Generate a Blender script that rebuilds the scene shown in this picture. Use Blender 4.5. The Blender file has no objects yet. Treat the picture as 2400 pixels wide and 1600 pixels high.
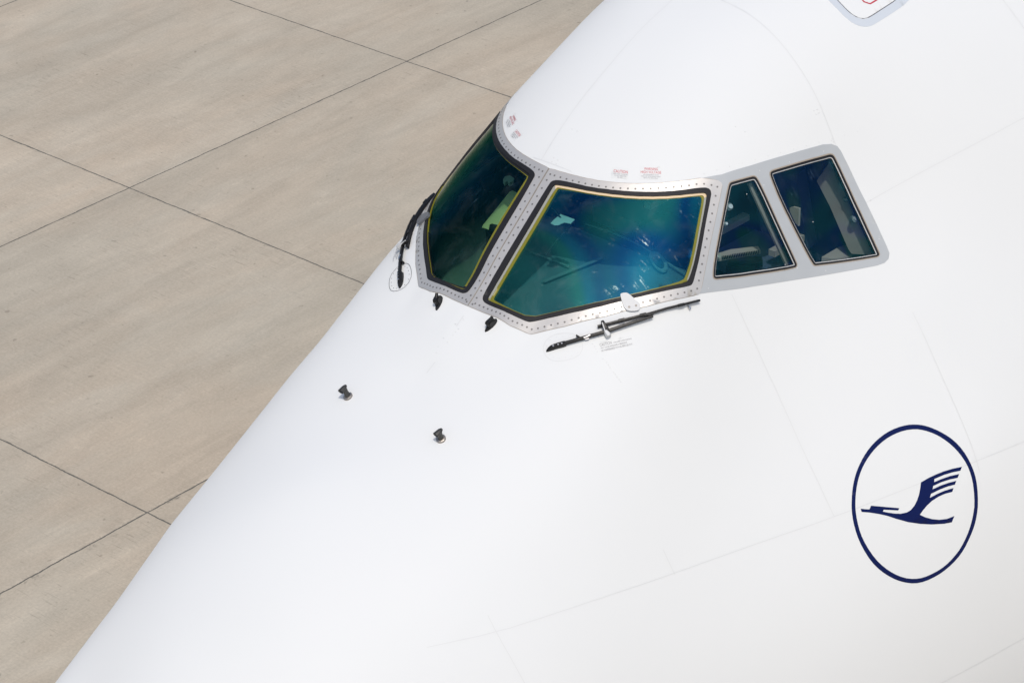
import bpy, math
import numpy as np
from mathutils import Vector, Matrix
from mathutils.geometry import delaunay_2d_cdt

scene = bpy.context.scene
# ------------------------------------------------------------------ camera
CO = np.array([-13.68216895393664, -13.550146659121717, 18.56656641443101])
CF = np.array([0.6326952236426872, 0.6067457693845848, -0.48120299803060096])
CR = np.array([0.6835910718270797, -0.7295602038724255, -0.021098707162513074])
CU = np.array([0.3638681086575666, 0.31559702194338485, 0.8763552471700231])
FP = 7111.08                      # focal length in pixels of the 2400 px wide photograph
cd = bpy.data.cameras.new("camera"); cam = bpy.data.objects.new("camera", cd)
scene.collection.objects.link(cam); scene.camera = cam
cam.matrix_world = Matrix(((CR[0], CU[0], -CF[0], CO[0]), (CR[1], CU[1], -CF[1], CO[1]), (CR[2], CU[2], -CF[2], CO[2]), (0, 0, 0, 1)))
cd.sensor_width = 36.0; cd.lens = FP / 2400 * 36; cd.clip_start = 0.5; cd.clip_end = 6000
scene.render.resolution_x = 1024; scene.render.resolution_y = 682
# ------------------------------------------------------------------ light
SUN_AZ, SUN_EL = math.radians(-131), math.radians(57)
SD = Vector((math.cos(SUN_AZ)*math.cos(SUN_EL), math.sin(SUN_AZ)*math.cos(SUN_EL), math.sin(SUN_EL)))
w = bpy.data.worlds.new("World"); scene.world = w; w.use_nodes = True
nt = w.node_tree; bg = nt.nodes['Background']
sky = nt.nodes.new('ShaderNodeTexSky'); sky.sky_type = 'NISHITA'; sky.sun_disc = False
sky.sun_elevation = SUN_EL; sky.sun_rotation = math.atan2(SD.x, SD.y)
sky.altitude = 100; sky.air_density = 1.0; sky.dust_density = 3.0; sky.ozone_density = 1.0
nt.links.new(sky.outputs[0], bg.inputs[0]); bg.inputs[1].default_value = 0.15
ld = bpy.data.lights.new("sun", 'SUN'); ld.energy = 2.05; ld.angle = math.radians(0.53); ld.color = (1.0, 0.94, 0.855)
lo = bpy.data.objects.new("sun", ld); scene.collection.objects.link(lo)
lo.rotation_euler = SD.to_track_quat('Z', 'Y').to_euler()
scene.view_settings.view_transform = 'Standard'; scene.view_settings.look = 'None'
scene.view_settings.exposure = -0.14; scene.view_settings.gamma = 1.0
scene.render.engine = 'CYCLES'
try: scene.cycles.transparent_max_bounces = 16
except Exception: pass

# ------------------------------------------------------------------ nose surface (radius table over length x angle)
DATA = (
    -1, -1, 0, 0, 0, 0, 0, 0, -1, -1, -1, -1, -2, -3, -3, -4, -4, -4, -4, -4, -4, -4, -4, -4, -3, -3, -3, -2, -2, -2, -2, -2, -2, -1, -1, -1, -1, -1, -1, -1, -2, -2, -2, -2, -2, -3, -3, -3, -3,
    580, 580, 581, 581, 581, 581, 580, 578, 576, 575, 574, 576, 579, 584, 591, 597, 603, 607, 609, 609, 608, 605, 601, 597, 591, 586, 581, 578, 577, 578, 581, 585, 590, 594, 598, 602, 606, 611, 617, 623, 630, 636, 641, 645, 647, 647, 646, 646, 645,
    1162, 1162, 1162, 1163, 1162, 1162, 1160, 1158, 1155, 1153, 1152, 1155, 1163, 1175, 1190, 1204, 1216, 1224, 1228, 1229, 1226, 1221, 1213, 1202, 1191, 1179, 1169, 1162, 1159, 1162, 1167, 1175, 1183, 1191, 1199, 1207, 1215, 1225, 1237, 1250, 1264, 1277, 1287, 1295, 1299, 1300, 1299, 1298, 1297,
    1745, 1745, 1746, 1746, 1745, 1743, 1741, 1738, 1735, 1733, 1734, 1739, 1753, 1775, 1801, 1824, 1842, 1855, 1862, 1863, 1858, 1849, 1836, 1820, 1802, 1783, 1765, 1752, 1748, 1751, 1760, 1770, 1782, 1793, 1805, 1816, 1828, 1842, 1861, 1882, 1903, 1923, 1939, 1951, 1959, 1962, 1961, 1958, 1957,
    2331, 2332, 2332, 2331, 2328, 2325, 2322, 2319, 2318, 2319, 2323, 2332, 2354, 2390, 2426, 2459, 2486, 2505, 2515, 2517, 2510, 2496, 2476, 2453, 2427, 2401, 2375, 2355, 2348, 2351, 2360, 2372, 2386, 2401, 2416, 2431, 2448, 2467, 2492, 2521, 2550, 2576, 2599, 2616, 2628, 2634, 2635, 2633, 2630,
    2922, 2922, 2920, 2917, 2913, 2908, 2904, 2901, 2902, 2908, 2921, 2942, 2976, 3022, 3070, 3115, 3153, 3180, 3195, 3198, 3188, 3168, 3140, 3107, 3072, 3036, 3004, 2979, 2966, 2965, 2971, 2983, 2998, 3015, 3034, 3054, 3077, 3104, 3135, 3170, 3206, 3239, 3268, 3292, 3309, 3321, 3325, 3326, 3325,
    3516, 3516, 3512, 3506, 3498, 3491, 3485, 3483, 3488, 3500, 3524, 3561, 3610, 3669, 3732, 3793, 3845, 3884, 3907, 3911, 3899, 3872, 3833, 3787, 3739, 3692, 3651, 3619, 3599, 3591, 3593, 3603, 3618, 3637, 3659, 3685, 3715, 3750, 3788, 3830, 3872, 3912, 3948, 3979, 4004, 4021, 4032, 4037, 4037,
    4113, 4112, 4105, 4095, 4084, 4073, 4066, 4065, 4073, 4093, 4128, 4180, 4247, 4327, 4411, 4494, 4566, 4621, 4654, 4663, 4649, 4613, 4560, 4497, 4431, 4368, 4314, 4272, 4244, 4229, 4226, 4232, 4245, 4265, 4291, 4324, 4361, 4404, 4450, 4499, 4548, 4596, 4640, 4679, 4711, 4736, 4753, 4763, 4765,
    4712, 4710, 4700, 4685, 4669, 4655, 4646, 4646, 4658, 4685, 4730, 4796, 4884, 4990, 5105, 5218, 5317, 5393, 5440, 5456, 5441, 5396, 5328, 5243, 5152, 5065, 4993, 4938, 4901, 4879, 4868, 4869, 4880, 4901, 4930, 4969, 5014, 5066, 5121, 5178, 5236, 5292, 5344, 5391, 5432, 5465, 5489, 5503, 5506,
    5311, 5307, 5293, 5273, 5252, 5235, 5225, 5226, 5241, 5274, 5329, 5408, 5517, 5657, 5812, 5964, 6096, 6199, 6265, 6291, 6277, 6225, 6140, 6029, 5905, 5786, 5690, 5621, 5572, 5539, 5519, 5513, 5521, 5542, 5576, 5621, 5675, 5736, 5801, 5867, 5934, 5999, 6060, 6116, 6165, 6206, 6237, 6255, 6259,
    5907, 5901, 5883, 5858, 5833, 5813, 5801, 5803, 5822, 5863, 5927, 6019, 6148, 6330, 6531, 6726, 6899, 7034, 7126, 7167, 7158, 7100, 6999, 6861, 6700, 6537, 6412, 6324, 6258, 6208, 6176, 6162, 6167, 6189, 6228, 6280, 6343, 6414, 6489, 6566, 6643, 6717, 6788, 6853, 6910, 6958, 6995, 7018, 7023,
    6494, 6487, 6466, 6439, 6411, 6388, 6375, 6377, 6400, 6448, 6526, 6639, 6793, 7012, 7256, 7497, 7715, 7893, 8017, 8080, 8080, 8019, 7902, 7738, 7542, 7339, 7174, 7052, 6956, 6884, 6837, 6815, 6817, 6842, 6887, 6947, 7020, 7101, 7187, 7275, 7362, 7447, 7527, 7601, 7666, 7721, 7762, 7787, 7794,
    7069, 7064, 7044, 7016, 6986, 6960, 6945, 6947, 6973, 7030, 7125, 7263, 7453, 7697, 7976, 8263, 8533, 8762, 8930, 9024, 9038, 8975, 8842, 8651, 8422, 8185, 7971, 7797, 7661, 7562, 7499, 7471, 7473, 7502, 7553, 7623, 7705, 7797, 7894, 7993, 8092, 8187, 8278, 8360, 8433, 8493, 8538, 8565, 8570,
    7640, 7636, 7617, 7589, 7557, 7529, 7511, 7513, 7542, 7607, 7716, 7877, 8093, 8363, 8674, 9007, 9335, 9626, 9851, 9987, 10023, 9959, 9806, 9579, 9308, 9025, 8761, 8537, 8362, 8238, 8163, 8130, 8135, 8170, 8230, 8308, 8401, 8504, 8612, 8722, 8832, 8939, 9039, 9130, 9210, 9275, 9323, 9351, 9357,
    8210, 8206, 8187, 8158, 8125, 8094, 8075, 8076, 8106, 8176, 8294, 8468, 8702, 8994, 9335, 9711, 10097, 10460, 10758, 10953, 11019, 10956, 10772, 10495, 10167, 9829, 9516, 9252, 9049, 8909, 8827, 8796, 8805, 8848, 8916, 9005, 9108, 9221, 9341, 9462, 9583, 9700, 9810, 9910, 9997, 10067, 10119, 10148, 10154,
    8778, 8774, 8754, 8723, 8688, 8655, 8635, 8635, 8665, 8735, 8855, 9033, 9276, 9582, 9947, 10359, 10798, 11232, 11616, 11893, 12006, 11940, 11709, 11364, 10967, 10573, 10220, 9931, 9717, 9574, 9495, 9469, 9486, 9537, 9615, 9713, 9826, 9950, 10080, 10213, 10344, 10471, 10591, 10699, 10793, 10869, 10925, 10957, 10964,
    9343, 9338, 9315, 9282, 9244, 9211, 9191, 9190, 9219, 9286, 9401, 9575, 9816, 10129, 10510, 10947, 11422, 11910, 12375, 12756, 12950, 12870, 12572, 12150, 11686, 11245, 10867, 10574, 10367, 10236, 10168, 10151, 10177, 10237, 10324, 10432, 10556, 10690, 10831, 10974, 11116, 11253, 11381, 11497, 11598, 11681, 11742, 11778, 11785,
    9901, 9894, 9868, 9831, 9793, 9760, 9740, 9740, 9768, 9831, 9938, 10099, 10329, 10641, 11033, 11482, 11968, 12474, 12980, 13454, 13788, 13665, 13303, 12828, 12320, 11847, 11465, 11192, 11010, 10899, 10846, 10842, 10878, 10948, 11044, 11162, 11295, 11440, 11591, 11745, 11897, 12043, 12180, 12305, 12413, 12502, 12568, 12608, 12616,
    10445, 10435, 10405, 10368, 10331, 10300, 10282, 10283, 10310, 10371, 10470, 10619, 10830, 11135, 11529, 11973, 12446, 12933, 13416, 13881, 14316, 14207, 13855, 13390, 12884, 12403, 12039, 11806, 11655, 11566, 11530, 11539, 11586, 11666, 11773, 11901, 12044, 12199, 12361, 12525, 12687, 12843, 12989, 13121, 13235, 13330, 13401, 13445, 13455,
    10959, 10951, 10924, 10890, 10856, 10828, 10813, 10817, 10845, 10904, 11001, 11146, 11351, 11642, 12012, 12429, 12868, 13310, 13742, 14149, 14460, 14468, 14227, 13844, 13403, 12979, 12652, 12440, 12309, 12238, 12218, 12240, 12299, 12391, 12508, 12647, 12801, 12967, 13140, 13314, 13486, 13652, 13806, 13945, 14066, 14166, 14240, 14285, 14295,
    11449, 11443, 11423, 11395, 11367, 11344, 11333, 11340, 11370, 11430, 11528, 11673, 11877, 12148, 12480, 12853, 13242, 13627, 13990, 14321, 14544, 14598, 14470, 14205, 13875, 13546, 13276, 13085, 12968, 12912, 12906, 12942, 13014, 13118, 13247, 13398, 13564, 13741, 13925, 14110, 14293, 14468, 14631, 14778, 14905, 15009, 15085, 15130, 15140,
    11922, 11919, 11905, 11884, 11862, 11845, 11838, 11849, 11882, 11944, 12043, 12186, 12381, 12627, 12919, 13242, 13578, 13903, 14195, 14454, 14629, 14700, 14652, 14503, 14291, 14066, 13866, 13714, 13620, 13581, 13590, 13641, 13728, 13845, 13988, 14151, 14330, 14519, 14715, 14911, 15105, 15290, 15462, 15618, 15752, 15860, 15939, 15984, 15994,
    12384, 12381, 12371, 12356, 12340, 12329, 12327, 12341, 12376, 12439, 12537, 12673, 12850, 13068, 13320, 13594, 13877, 14149, 14388, 14586, 14731, 14812, 14821, 14764, 14658, 14530, 14407, 14309, 14250, 14236, 14265, 14334, 14437, 14570, 14727, 14903, 15096, 15298, 15506, 15715, 15920, 16117, 16300, 16465, 16606, 16720, 16802, 16849, 16859,
    12834, 12832, 12824, 12813, 12802, 12794, 12796, 12813, 12849, 12911, 13002, 13125, 13281, 13467, 13679, 13907, 14139, 14361, 14558, 14723, 14854, 14946, 14999, 15011, 14989, 14946, 14899, 14862, 14849, 14869, 14925, 15015, 15138, 15288, 15461, 15653, 15859, 16075, 16297, 16520, 16738, 16947, 17142, 17318, 17469, 17590, 17677, 17726, 17737,
    13272, 13270, 13264, 13254, 13245, 13239, 13243, 13260, 13295, 13352, 13433, 13540, 13672, 13826, 13999, 14184, 14373, 14553, 14720, 14868, 14997, 15105, 15192, 15256, 15300, 15327, 15348, 15372, 15411, 15473, 15562, 15681, 15827, 15997, 16189, 16397, 16618, 16849, 17085, 17322, 17555, 17779, 17988, 18176, 18338, 18468, 18562, 18615, 18626,
    13697, 13695, 13688, 13678, 13667, 13662, 13664, 13679, 13710, 13760, 13829, 13918, 14025, 14147, 14283, 14430, 14583, 14734, 14882, 15025, 15161, 15287, 15403, 15508, 15601, 15685, 15764, 15846, 15937, 16046, 16175, 16327, 16501, 16694, 16906, 17132, 17369, 17616, 17868, 18121, 18371, 18611, 18836, 19039, 19214, 19355, 19456, 19515, 19526,
    14107, 14104, 14095, 14081, 14068, 14059, 14057, 14067, 14092, 14132, 14188, 14261, 14345, 14439, 14540, 14652, 14776, 14909, 15051, 15198, 15344, 15489, 15630, 15768, 15900, 16029, 16157, 16291, 16434, 16590, 16763, 16951, 17155, 17376, 17610, 17856, 18111, 18374, 18643, 18914, 19183, 19442, 19686, 19905, 20093, 20246, 20357, 20422, 20435,
    14498, 14494, 14480, 14462, 14443, 14428, 14420, 14422, 14437, 14467, 14511, 14569, 14636, 14709, 14781, 14858, 14958, 15088, 15234, 15388, 15547, 15709, 15873, 16038, 16203, 16369, 16537, 16715, 16907, 17111, 17326, 17552, 17789, 18038, 18298, 18566, 18842, 19123, 19409, 19700, 19991, 20272, 20534, 20771, 20974, 21139, 21261, 21333, 21348,
    14867, 14860, 14841, 14817, 14791, 14767, 14750, 14743, 14748, 14767, 14800, 14845, 14900, 14961, 15014, 15070, 15158, 15288, 15436, 15598, 15768, 15946, 16129, 16319, 16512, 16710, 16913, 17128, 17365, 17613, 17868, 18131, 18401, 18680, 18966, 19260, 19559, 19862, 20168, 20480, 20795, 21098, 21380, 21634, 21853, 22031, 22162, 22241, 22260,
    15201, 15196, 15175, 15144, 15109, 15075, 15047, 15029, 15024, 15034, 15057, 15093, 15139, 15189, 15241, 15303, 15391, 15513, 15660, 15825, 16005, 16195, 16396, 16607, 16827, 17055, 17294, 17547, 17817, 18100, 18390, 18687, 18990, 19299, 19614, 19935, 20260, 20590, 20923, 21259, 21594, 21917, 22220, 22492, 22728, 22918, 23058, 23141, 23158,
    15510, 15504, 15480, 15442, 15396, 15351, 15311, 15283, 15269, 15272, 15290, 15321, 15362, 15411, 15469, 15542, 15636, 15756, 15902, 16069, 16255, 16456, 16672, 16902, 17146, 17404, 17675, 17961, 18261, 18573, 18894, 19222, 19555, 19894, 20239, 20588, 20943, 21302, 21663, 22025, 22382, 22726, 23049, 23341, 23593, 23797, 23946, 24032, 24050,
    15794, 15787, 15757, 15708, 15650, 15592, 15542, 15506, 15487, 15486, 15503, 15535, 15579, 15635, 15703, 15785, 15886, 16010, 16158, 16326, 16514, 16724, 16953, 17201, 17468, 17752, 18051, 18366, 18694, 19032, 19380, 19735, 20097, 20465, 20838, 21218, 21602, 21991, 22382, 22771, 23152, 23519, 23863, 24175, 24446, 24665, 24824, 24916, 24935,
    16052, 16043, 16003, 15942, 15870, 15801, 15744, 15704, 15683, 15684, 15704, 15742, 15795, 15861, 15941, 16034, 16141, 16273, 16421, 16588, 16780, 16996, 17237, 17501, 17787, 18094, 18419, 18760, 19112, 19475, 19847, 20227, 20615, 21010, 21412, 21821, 22236, 22655, 23074, 23491, 23898, 24290, 24657, 24991, 25281, 25517, 25690, 25790, 25810,
    16282, 16269, 16215, 16138, 16056, 15981, 15922, 15883, 15866, 15872, 15900, 15947, 16012, 16091, 16183, 16290, 16411, 16540, 16684, 16851, 17046, 17269, 17521, 17799, 18102, 18429, 18776, 19139, 19516, 19901, 20294, 20696, 21108, 21529, 21959, 22397, 22841, 23289, 23737, 24182, 24616, 25034, 25425, 25782, 26093, 26348, 26537, 26648, 26671,
    16476, 16455, 16385, 16296, 16210, 16137, 16084, 16053, 16046, 16062, 16099, 16157, 16234, 16326, 16427, 16538, 16680, 16798, 16939, 17110, 17311, 17542, 17802, 18092, 18409, 18752, 19118, 19503, 19901, 20306, 20718, 21141, 21575, 22022, 22479, 22945, 23418, 23894, 24370, 24841, 25303, 25748, 26165, 26545, 26877, 27152, 27357, 27482, 27509,
    16618, 16583, 16504, 16418, 16340, 16280, 16242, 16226, 16234, 16262, 16310, 16376, 16461, 16561, 16672, 16755, 16885, 17027, 17184, 17365, 17573, 17811, 18080, 18378, 18705, 19061, 19442, 19845, 20265, 20687, 21117, 21560, 22018, 22488, 22972, 23465, 23965, 24469, 24972, 25469, 25958, 26429, 26871, 27274, 27627, 27920, 28141, 28278, 28313,
    16656, 16637, 16579, 16513, 16459, 16423, 16408, 16414, 16440, 16483, 16540, 16612, 16695, 16788, 16881, 16963, 17094, 17250, 17423, 17616, 17833, 18077, 18351, 18656, 18991, 19356, 19748, 20163, 20596, 21037, 21489, 21955, 22435, 22930, 23438, 23957, 24484, 25014, 25543, 26068, 26581, 27076, 27541, 27966, 28340, 28649, 28882, 29022, 29054,
    16668, 16660, 16633, 16602, 16583, 16581, 16598, 16631, 16677, 16734, 16799, 16871, 16947, 17024, 17103, 17195, 17326, 17485, 17666, 17866, 18089, 18338, 18616, 18925, 19266, 19637, 20037, 20462, 20906, 21365, 21839, 22327, 22831, 23349, 23881, 24424, 24975, 25530, 26085, 26633, 27169, 27685, 28171, 28617, 29010, 29335, 29578, 29721, 29751,
    16702, 16702, 16703, 16713, 16737, 16775, 16827, 16889, 16956, 17026, 17096, 17164, 17229, 17294, 17366, 17459, 17585, 17739, 17917, 18118, 18343, 18594, 18874, 19186, 19530, 19907, 20313, 20746, 21202, 21678, 22172, 22682, 23207, 23747, 24301, 24867, 25441, 26019, 26596, 27166, 27722, 28256, 28760, 29224, 29634, 29975, 30230, 30380, 30411,
    16800, 16806, 16833, 16881, 16946, 17026, 17113, 17202, 17288, 17368, 17439, 17501, 17555, 17606, 17668, 17752, 17867, 18011, 18181, 18376, 18597, 18847, 19127, 19440, 19787, 20167, 20580, 21022, 21490, 21981, 22493, 23022, 23567, 24129, 24703, 25290, 25884, 26482, 27078, 27667, 28239, 28789, 29307, 29785, 30209, 30566, 30837, 31001, 31036,
    16999, 17011, 17065, 17146, 17243, 17358, 17475, 17584, 17682, 17767, 17836, 17889, 17929, 17964, 18007, 18074, 18174, 18302, 18457, 18641, 18854, 19099, 19378, 19691, 20040, 20424, 20842, 21293, 21773, 22279, 22806, 23353, 23917, 24498, 25091, 25696, 26307, 26922, 27534, 28137, 28723, 29284, 29813, 30301, 30737, 31107, 31394, 31574, 31617,
    17336, 17358, 17442, 17550, 17661, 17795, 17928, 18047, 18148, 18230, 18291, 18331, 18352, 18365, 18386, 18428, 18503, 18607, 18743, 18911, 19114, 19354, 19630, 19943, 20294, 20682, 21106, 21565, 22055, 22574, 23116, 23679, 24261, 24860, 25470, 26090, 26715, 27342, 27965, 28579, 29176, 29745, 30283, 30779, 31222, 31599, 31894, 32085, 32139,
    17855, 17897, 18005, 18119, 18234, 18357, 18482, 18598, 18695, 18765, 18807, 18825, 18822, 18806, 18793, 18805, 18847, 18923, 19035, 19187, 19380, 19614, 19888, 20203, 20557, 20948, 21377, 21842, 22341, 22870, 23426, 24006, 24605, 25221, 25847, 26479, 27114, 27747, 28376, 28996, 29599, 30177, 30722, 31224, 31671, 32048, 32337, 32518, 32560,
    18622, 18695, 18774, 18845, 18929, 19028, 19139, 19246, 19328, 19374, 19383, 19363, 19327, 19284, 19223, 19193, 19198, 19244, 19333, 19469, 19653, 19883, 20158, 20475, 20833, 21230, 21663, 22132, 22636, 23174, 23743, 24338, 24955, 25587, 26226, 26869, 27509, 28145, 28774, 29395, 30001, 30586, 31139, 31647, 32094, 32464, 32740, 32904, 32938,
    19808, 19771, 19722, 19701, 19726, 19799, 19901, 19995, 20052, 20059, 20015, 19935, 19843, 19744, 19650, 19579, 19548, 19565, 19634, 19758, 19936, 20165, 20443, 20767, 21131, 21533, 21971, 22442, 22949, 23493, 24072, 24683, 25317, 25963, 26615, 27264, 27908, 28543, 29167, 29784, 30391, 30983, 31545, 32059, 32504, 32864, 33125, 33273, 33303,
    20978, 20866, 20786, 20677, 20615, 20675, 20773, 20841, 20856, 20808, 20698, 20536, 20365, 20206, 20064, 19953, 19890, 19883, 19938, 20055, 20232, 20466, 20751, 21083, 21456, 21865, 22308, 22783, 23289, 23834, 24423, 25049, 25697, 26355, 27015, 27670, 28316, 28948, 29567, 30174, 30778, 31381, 31955, 32473, 32915, 33266, 33512, 33648, 33674,
    21891, 21826, 21920, 21787, 21596, 21679, 21752, 21765, 21717, 21599, 21415, 21175, 20906, 20663, 20461, 20310, 20221, 20199, 20248, 20365, 20548, 20790, 21086, 21429, 21812, 22231, 22682, 23161, 23668, 24210, 24807, 25445, 26101, 26765, 27429, 28088, 28736, 29369, 29986, 30585, 31182, 31798, 32380, 32899, 33338, 33681, 33920, 34048, 34069,
    23211, 23068, 23122, 23045, 22836, 22817, 22797, 22728, 22603, 22402, 22112, 21772, 21416, 21095, 20836, 20650, 20543, 20516, 20567, 20693, 20888, 21144, 21454, 21809, 22205, 22634, 23093, 23580, 24096, 24647, 25243, 25876, 26530, 27194, 27859, 28519, 29170, 29808, 30430, 31041, 31647, 32253, 32828, 33343, 33778, 34119, 34356, 34486, 34510,
    24858, 24721, 24566, 24407, 24215, 24050, 23888, 23699, 23471, 23181, 22757, 22302, 21865, 21484, 21185, 20977, 20863, 20841, 20905, 21047, 21259, 21533, 21859, 22229, 22637, 23076, 23544, 24039, 24564, 25122, 25714, 26337, 26983, 27641, 28303, 28964, 29618, 30263, 30896, 31521, 32135, 32734, 33298, 33807, 34240, 34583, 34824, 34958, 34985,
    26359, 26298, 26104, 25872, 25618, 25330, 25010, 24659, 24269, 23852, 23305, 22751, 22249, 21830, 21511, 21298, 21192, 21185, 21269, 21434, 21669, 21963, 22306, 22691, 23109, 23556, 24030, 24532, 25061, 25619, 26206, 26819, 27454, 28103, 28761, 29420, 30078, 30729, 31374, 32009, 32628, 33224, 33782, 34287, 34721, 35069, 35317, 35458, 35487,
    27880, 27818, 27627, 27351, 27013, 26611, 26136, 25594, 24998, 24366, 23728, 23115, 22578, 22144, 21826, 21626, 21541, 21559, 21671, 21864, 22124, 22439, 22799, 23195, 23621, 24072, 24548, 25049, 25576, 26130, 26709, 27313, 27937, 28577, 29228, 29885, 30545, 31202, 31853, 32494, 33117, 33713, 34269, 34774, 35213, 35568, 35827, 35976, 36007,
    29469, 29323, 29109, 28780, 28356, 27853, 27239, 26474, 25672, 24842, 24081, 23419, 22872, 22447, 22150, 21978, 21924, 21977, 22122, 22345, 22631, 22966, 23339, 23742, 24169, 24619, 25090, 25584, 26103, 26648, 27218, 27810, 28424, 29056, 29700, 30355, 31014, 31673, 32327, 32971, 33596, 34193, 34752, 35260, 35704, 36070, 36341, 36500, 36534,
    30925, 30824, 30545, 30125, 29603, 29003, 28287, 27317, 26239, 25242, 24399, 23711, 23171, 22773, 22511, 22375, 22359, 22453, 22635, 22887, 23194, 23543, 23924, 24328, 24750, 25190, 25648, 26128, 26634, 27167, 27725, 28307, 28911, 29534, 30173, 30823, 31480, 32138, 32792, 33436, 34062, 34661, 35222, 35733, 36183, 36558, 36842, 37015, 37054,
    32231, 32163, 31858, 31360, 30754, 30018, 29098, 27914, 26663, 25594, 24733, 24043, 23516, 23160, 22941, 22842, 22865, 23004, 23221, 23494, 23814, 24171, 24551, 24946, 25355, 25776, 26215, 26675, 27164, 27682, 28228, 28799, 29393, 30007, 30639, 31285, 31938, 32593, 33245, 33886, 34511, 35111, 35673, 36187, 36640, 37020, 37312, 37496, 37544,
    33433, 33370, 33063, 32547, 31857, 30952, 29761, 28436, 27080, 25995, 25143, 24463, 23954, 23645, 23472, 23410, 23468, 23647, 23887, 24170, 24493, 24846, 25213, 25588, 25973, 26369, 26783, 27220, 27689, 28190, 28721, 29279, 29864, 30471, 31096, 31736, 32384, 33036, 33684, 34322, 34944, 35541, 36102, 36614, 37066, 37445, 37736, 37918, 37963,
    34537, 34473, 34159, 33613, 32847, 31835, 30458, 29029, 27677, 26546, 25662, 24997, 24531, 24249, 24114, 24100, 24194, 24380, 24627, 24913, 25226, 25558, 25897, 26240, 26591, 26955, 27341, 27755, 28202, 28684, 29200, 29747, 30321, 30920, 31538, 32172, 32815, 33462, 34105, 34739, 35356, 35947, 36502, 37009, 37456, 37828, 38108, 38278, 38315,
    35538, 35474, 35152, 34562, 33685, 32521, 31104, 29635, 28280, 27140, 26258, 25624, 25200, 24952, 24848, 24863, 24976, 25167, 25413, 25692, 25988, 26288, 26586, 26886, 27195, 27523, 27879, 28269, 28695, 29160, 29662, 30197, 30762, 31352, 31964, 32591, 33227, 33868, 34505, 35133, 35742, 36325, 36871, 37368, 37805, 38166, 38434, 38592, 38625,
    36426, 36366, 36047, 35432, 34485, 33183, 31690, 30185, 28833, 27727, 26894, 26312, 25938, 25724, 25637, 25656, 25767, 25958, 26205, 26479, 26752, 27010, 27256, 27504, 27769, 28060, 28388, 28755, 29164, 29614, 30103, 30627, 31183, 31766, 32369, 32989, 33619, 34252, 34882, 35500, 36100, 36671, 37204, 37689, 38113, 38461, 38718, 38869, 38900,
    37191, 37148, 36868, 36241, 35232, 33854, 32239, 30670, 29339, 28309, 27553, 27035, 26713, 26532, 26442, 26434, 26521, 26705, 26960, 27237, 27485, 27690, 27877, 28074, 28297, 28558, 28860, 29209, 29603, 30042, 30521, 31036, 31584, 32158, 32754, 33365, 33986, 34611, 35231, 35839, 36426, 36984, 37502, 37972, 38380, 38716, 38964, 39112, 39144,
    37847, 37831, 37632, 36996, 35941, 34544, 32785, 31158, 29865, 28935, 28245, 27767, 27484, 27329, 27213, 27155, 27199, 27370, 27630, 27917, 28139, 28283, 28418, 28575, 28769, 29008, 29294, 29629, 30014, 30444, 30915, 31422, 31961, 32527, 33115, 33717, 34329, 34943, 35552, 36148, 36720, 37262, 37765, 38217, 38610, 38931, 39170, 39315, 39350,
    38478, 38468, 38288, 37653, 36576, 35184, 33450, 31845, 30573, 29665, 28982, 28498, 28201, 28027, 27880, 27786, 27795, 27935, 28168, 28432, 28628, 28744, 28857, 28998, 29179, 29408, 29687, 30016, 30394, 30818, 31283, 31783, 32315, 32873, 33452, 34044, 34645, 35247, 35843, 36424, 36982, 37507, 37993, 38428, 38804, 39111, 39337, 39472, 39502,
    39103, 39068, 38816, 38217, 37218, 35850, 34279, 32763, 31486, 30497, 29754, 29215, 28846, 28595, 28418, 28312, 28301, 28392, 28562, 28758, 28929, 29062, 29189, 29337, 29524, 29756, 30037, 30366, 30743, 31164, 31624, 32119, 32645, 33195, 33764, 34346, 34935, 35524, 36105, 36670, 37211, 37720, 38189, 38607, 38966, 39257, 39469, 39593, 39619,
    39632, 39578, 39285, 38721, 37852, 36560, 35107, 33685, 32415, 31358, 30525, 29894, 29431, 29099, 28874, 28742, 28699, 28738, 28840, 28977, 29124, 29271, 29425, 29598, 29805, 30052, 30344, 30680, 31060, 31480, 31938, 32430, 32949, 33491, 34051, 34622, 35198, 35773, 36339, 36888, 37412, 37904, 38355, 38757, 39100, 39375, 39574, 39689, 39712,
    40056, 39994, 39684, 39119, 38273, 37138, 35839, 34515, 33269, 32171, 31256, 30527, 29968, 29557, 29272, 29095, 29006, 28990, 29034, 29126, 29253, 29409, 29589, 29794, 30029, 30299, 30608, 30956, 31343, 31767, 32225, 32713, 33228, 33763, 34313, 34873, 35436, 35996, 36546, 37078, 37586, 38061, 38495, 38880, 39208, 39470, 39658, 39766, 39788,
    40386, 40322, 40006, 39444, 38640, 37622, 36451, 35216, 34006, 32891, 31916, 31104, 30460, 29974, 29628, 29395, 29252, 29180, 29173, 29227, 29339, 29502, 29706, 29941, 30207, 30503, 30833, 31196, 31594, 32024, 32484, 32971, 33482, 34010, 34552, 35100, 35650, 36195, 36729, 37245, 37736, 38194, 38611, 38980, 39294, 39544, 39725, 39828, 39849,
    40638, 40572, 40258, 39718, 38971, 38039, 36954, 35787, 34615, 33506, 32499, 31623, 30905, 30359, 29955, 29664, 29462, 29336, 29280, 29300, 29403, 29575, 29797, 30058, 30350, 30672, 31024, 31405, 31814, 32252, 32716, 33204, 33711, 34234, 34767, 35305, 35842, 36372, 36890, 37390, 37864, 38305, 38707, 39061, 39361, 39602, 39776, 39877, 39898,
    40824, 40754, 40450, 39941, 39251, 38389, 37360, 36248, 35113, 34029, 33013, 32093, 31313, 30723, 30264, 29913, 29655, 29481, 29384, 29369, 29469, 29647, 29881, 30158, 30471, 30814, 31186, 31584, 32007, 32454, 32924, 33413, 33918, 34435, 34960, 35488, 36013, 36529, 37031, 37515, 37974, 38400, 38786, 39126, 39413, 39644, 39811, 39910, 39933,
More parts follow.
